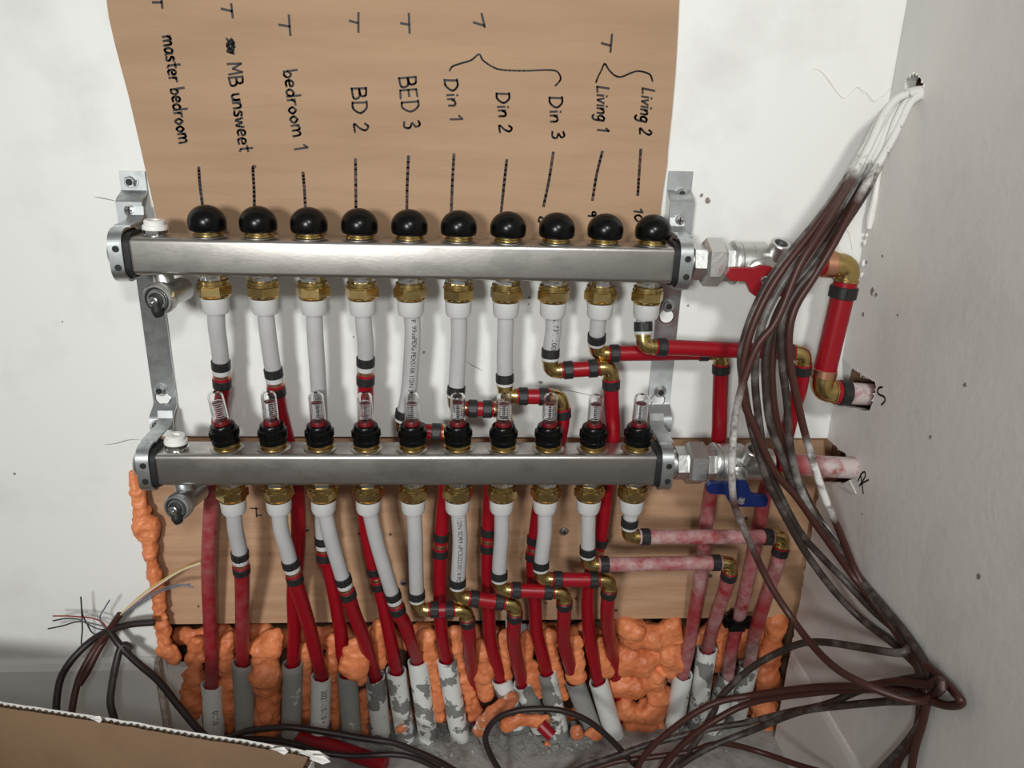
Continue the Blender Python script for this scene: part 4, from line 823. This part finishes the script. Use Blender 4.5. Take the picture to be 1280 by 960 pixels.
# left bundle
YL = lambda px, py: at(px, py, -.03 if py < 800 else -.03-(py-800)*.0006)
def leftcable(L, m, r, label, kids=(), paint=None):
    t = thing('control_cable', YL(*L[0]), label, 'cable', 'frayed cables at the lower left'); b = MB(); b.tube([YL(*q) for q in L], r, 10, 6, paint=paint); b.build('jacket', m, t)
    for K, km in kids:
        b = MB(); b.tube([YL(*q) for q in K], .0009, 6, 6); b.build('wire', km, t)
leftcable([(193, 778), (175, 779), (160, 781), (140, 787), (117, 799), (94, 820), (78, 843), (72, 866), (70, 892), (70, 915)], CABLED, .0046, 'frayed dark cable poking from the foam and bending down leftmost', [([(140, 786), (118, 780), (98, 777), (79, 782), (60, 786)], KWIRE), ([(140, 786), (122, 786), (100, 775), (84, 773), (66, 776)], KWIRE)])
leftcable([(150, 768), (134, 791), (117, 814), (101, 843), (94, 866), (89, 895), (87, 915)], CABLE, .0044, 'frayed brown cable splaying pale wires up to the right',
          [([(148, 771), (175, 747), (204, 727), (227, 713), (251, 704)], WWIRE), ([(149, 770), (176, 744), (205, 724), (228, 711.5), (250, 703)], YWIRE), ([(150, 769), (165, 757), (180, 745), (198, 732), (210, 724)], PWIRE),
           ([(152, 768), (172, 754), (198, 738), (221, 731), (242, 734)], GWIRE), ([(153, 769), (174, 756), (200, 740), (222, 733), (238, 730)], GWIRE)])
leftcable([(136, 789), (130, 801), (120, 818), (110, 838), (99, 856)], CABLE, .0044, 'short brown cable stub with red wires reaching left', [([(136, 789), (128, 778), (116, 773), (100, 771), (84, 770), (66, 770)], RWIRE), ([(134, 790), (117, 792), (108, 778), (103, 767), (101, 746)], KWIRE), ([(134, 790), (125, 773), (131, 760), (137, 750)], GWIRE), ([(120, 800), (103, 808), (103, 785), (102, 760)], KWIRE)])
leftcable([(164, 811), (156, 806), (150, 812), (146, 826), (141, 850), (138, 876), (141, 892), (146, 910)], CABLED, .0046, 'dark cable with white print bent over like a hook', [([(140, 840), (138, 855), (136.5, 872)], WWIRE)], paint=[0, 0, 0, .03, .1, .03, 0, 0])
leftcable([(136, 787), (152, 809), (175, 831), (198, 851), (222, 881), (248, 912), (262, 925)], CABLED, .0046, 'dark cable running down right past the baseboard end', [([(137, 788), (150, 803), (162, 822), (182, 835)], WWIRE), ([(150, 808), (165, 824), (180, 838), (194, 850)], RWIRE), ([(182, 838), (188, 848), (196, 853), (194, 860)], WWIRE)])
# ================================================================== CARDBOARD BOX
ZBX = -.605
a = onZ(-160, 857, ZBX); c = onZ(384, 946, ZBX); ux = (c-a).normalized(); uy = V((-ux.y, ux.x, 0));
if uy.y < 0: uy = -uy
box = thing('cardboard_box', V(((a.x+c.x)/2, (a.y+c.y)/2-.15, ZF)), 'open brown corrugated cardboard box with torn white edge at the bottom left', 'box')
def corr(p0, p1, nrm, z0, z1):
    """corrugated panel between p0,p1: inner liner at p, outer liner at +nrm*th, fluting between"""
    th = .0062; d = (p1-p0); Ln = d.length; d.normalize(); up = V((0, 0, 1)); n = 70
    def wob(s): return .003*noise.noise((s*9, 1.3, 0)) + .0012*noise.noise((s*60, 4, 0))
    for off, m, nm in ((0, CARDB, 'inner_liner'), (th, PAPER if True else CARDB, 'outer_liner')):
        top = [p0+d*(Ln*k/n)+nrm*off+up*(z1+wob(Ln*k/n)+(.0007 if off else 0)-p0.z) for k in range(n+1)]; bot = [V((p0+d*(Ln*k/n)+nrm*off).to_tuple()) for k in (n, 0)]
        for q in bot: q.z = z0
        b = MB(); b.prism(top+bot, nrm*.0007); b.build(nm, m, box, smooth=False)
    b = MB(); nn = int(Ln/.0075)*8; A = []
    for k in range(nn+1):
        s = Ln*k/nn; q = p0+d*s+nrm*(th/2+.0003+(th/2-.0006)*math.sin(2*math.pi*s/.0075)); A.append((q, z1+wob(s)-.0006))
    vs = [V((q.x, q.y, z)) for q, z in A]+[V((q.x, q.y, z-.05)) for q, z in A]+[V((q.x, q.y, z))+nrm*.0006 for q, z in A]+[V((q.x, q.y, z-.05))+nrm*.0006 for q, z in A]; m_ = nn+1
    fs = []
    for k in range(nn): fs += [(k, k+1, m_+k+1, m_+k), (2*m_+k, 3*m_+k, 3*m_+k+1, 2*m_+k+1), (k, 2*m_+k, 2*m_+k+1, k+1)]
    b.add(vs, fs); b.build('fluting', FLUTE, box, smooth=False)
dep = .42
corr(a, c, uy, ZF+.002, ZBX); corr(c, c-uy*dep, ux, ZF+.002, ZBX-.003); corr(a-uy*dep, a, -ux, ZF+.002, ZBX)
b = MB(); b.box((a+c)/2-uy*dep/2+V((0, 0, ZF+.004-ZBX)), ((c-a).length, dep, .005), (ux, uy, V((0, 0, 1)))); b.build('bottom_panel', CARDB, box, smooth=False)
rnd = random.Random(9)
for px, py, s in ((350, 938, .008), (392, 944, .012), (398, 950, .010), (120, 899, .006)):
    p = onZ(px, py, ZBX+.004); b = MB()
    b.prism([p+(ux*math.cos(q*1.05)*1.3+V((0, 0, 1))*math.sin(q*1.05)*.7+uy*.2*math.sin(q*2))*s*rnd.uniform(.6, 1.1) for q in range(6)], uy*.0008-V((0, 0, .0004)))
    b.build('torn_paper', PAPER, box, smooth=False)
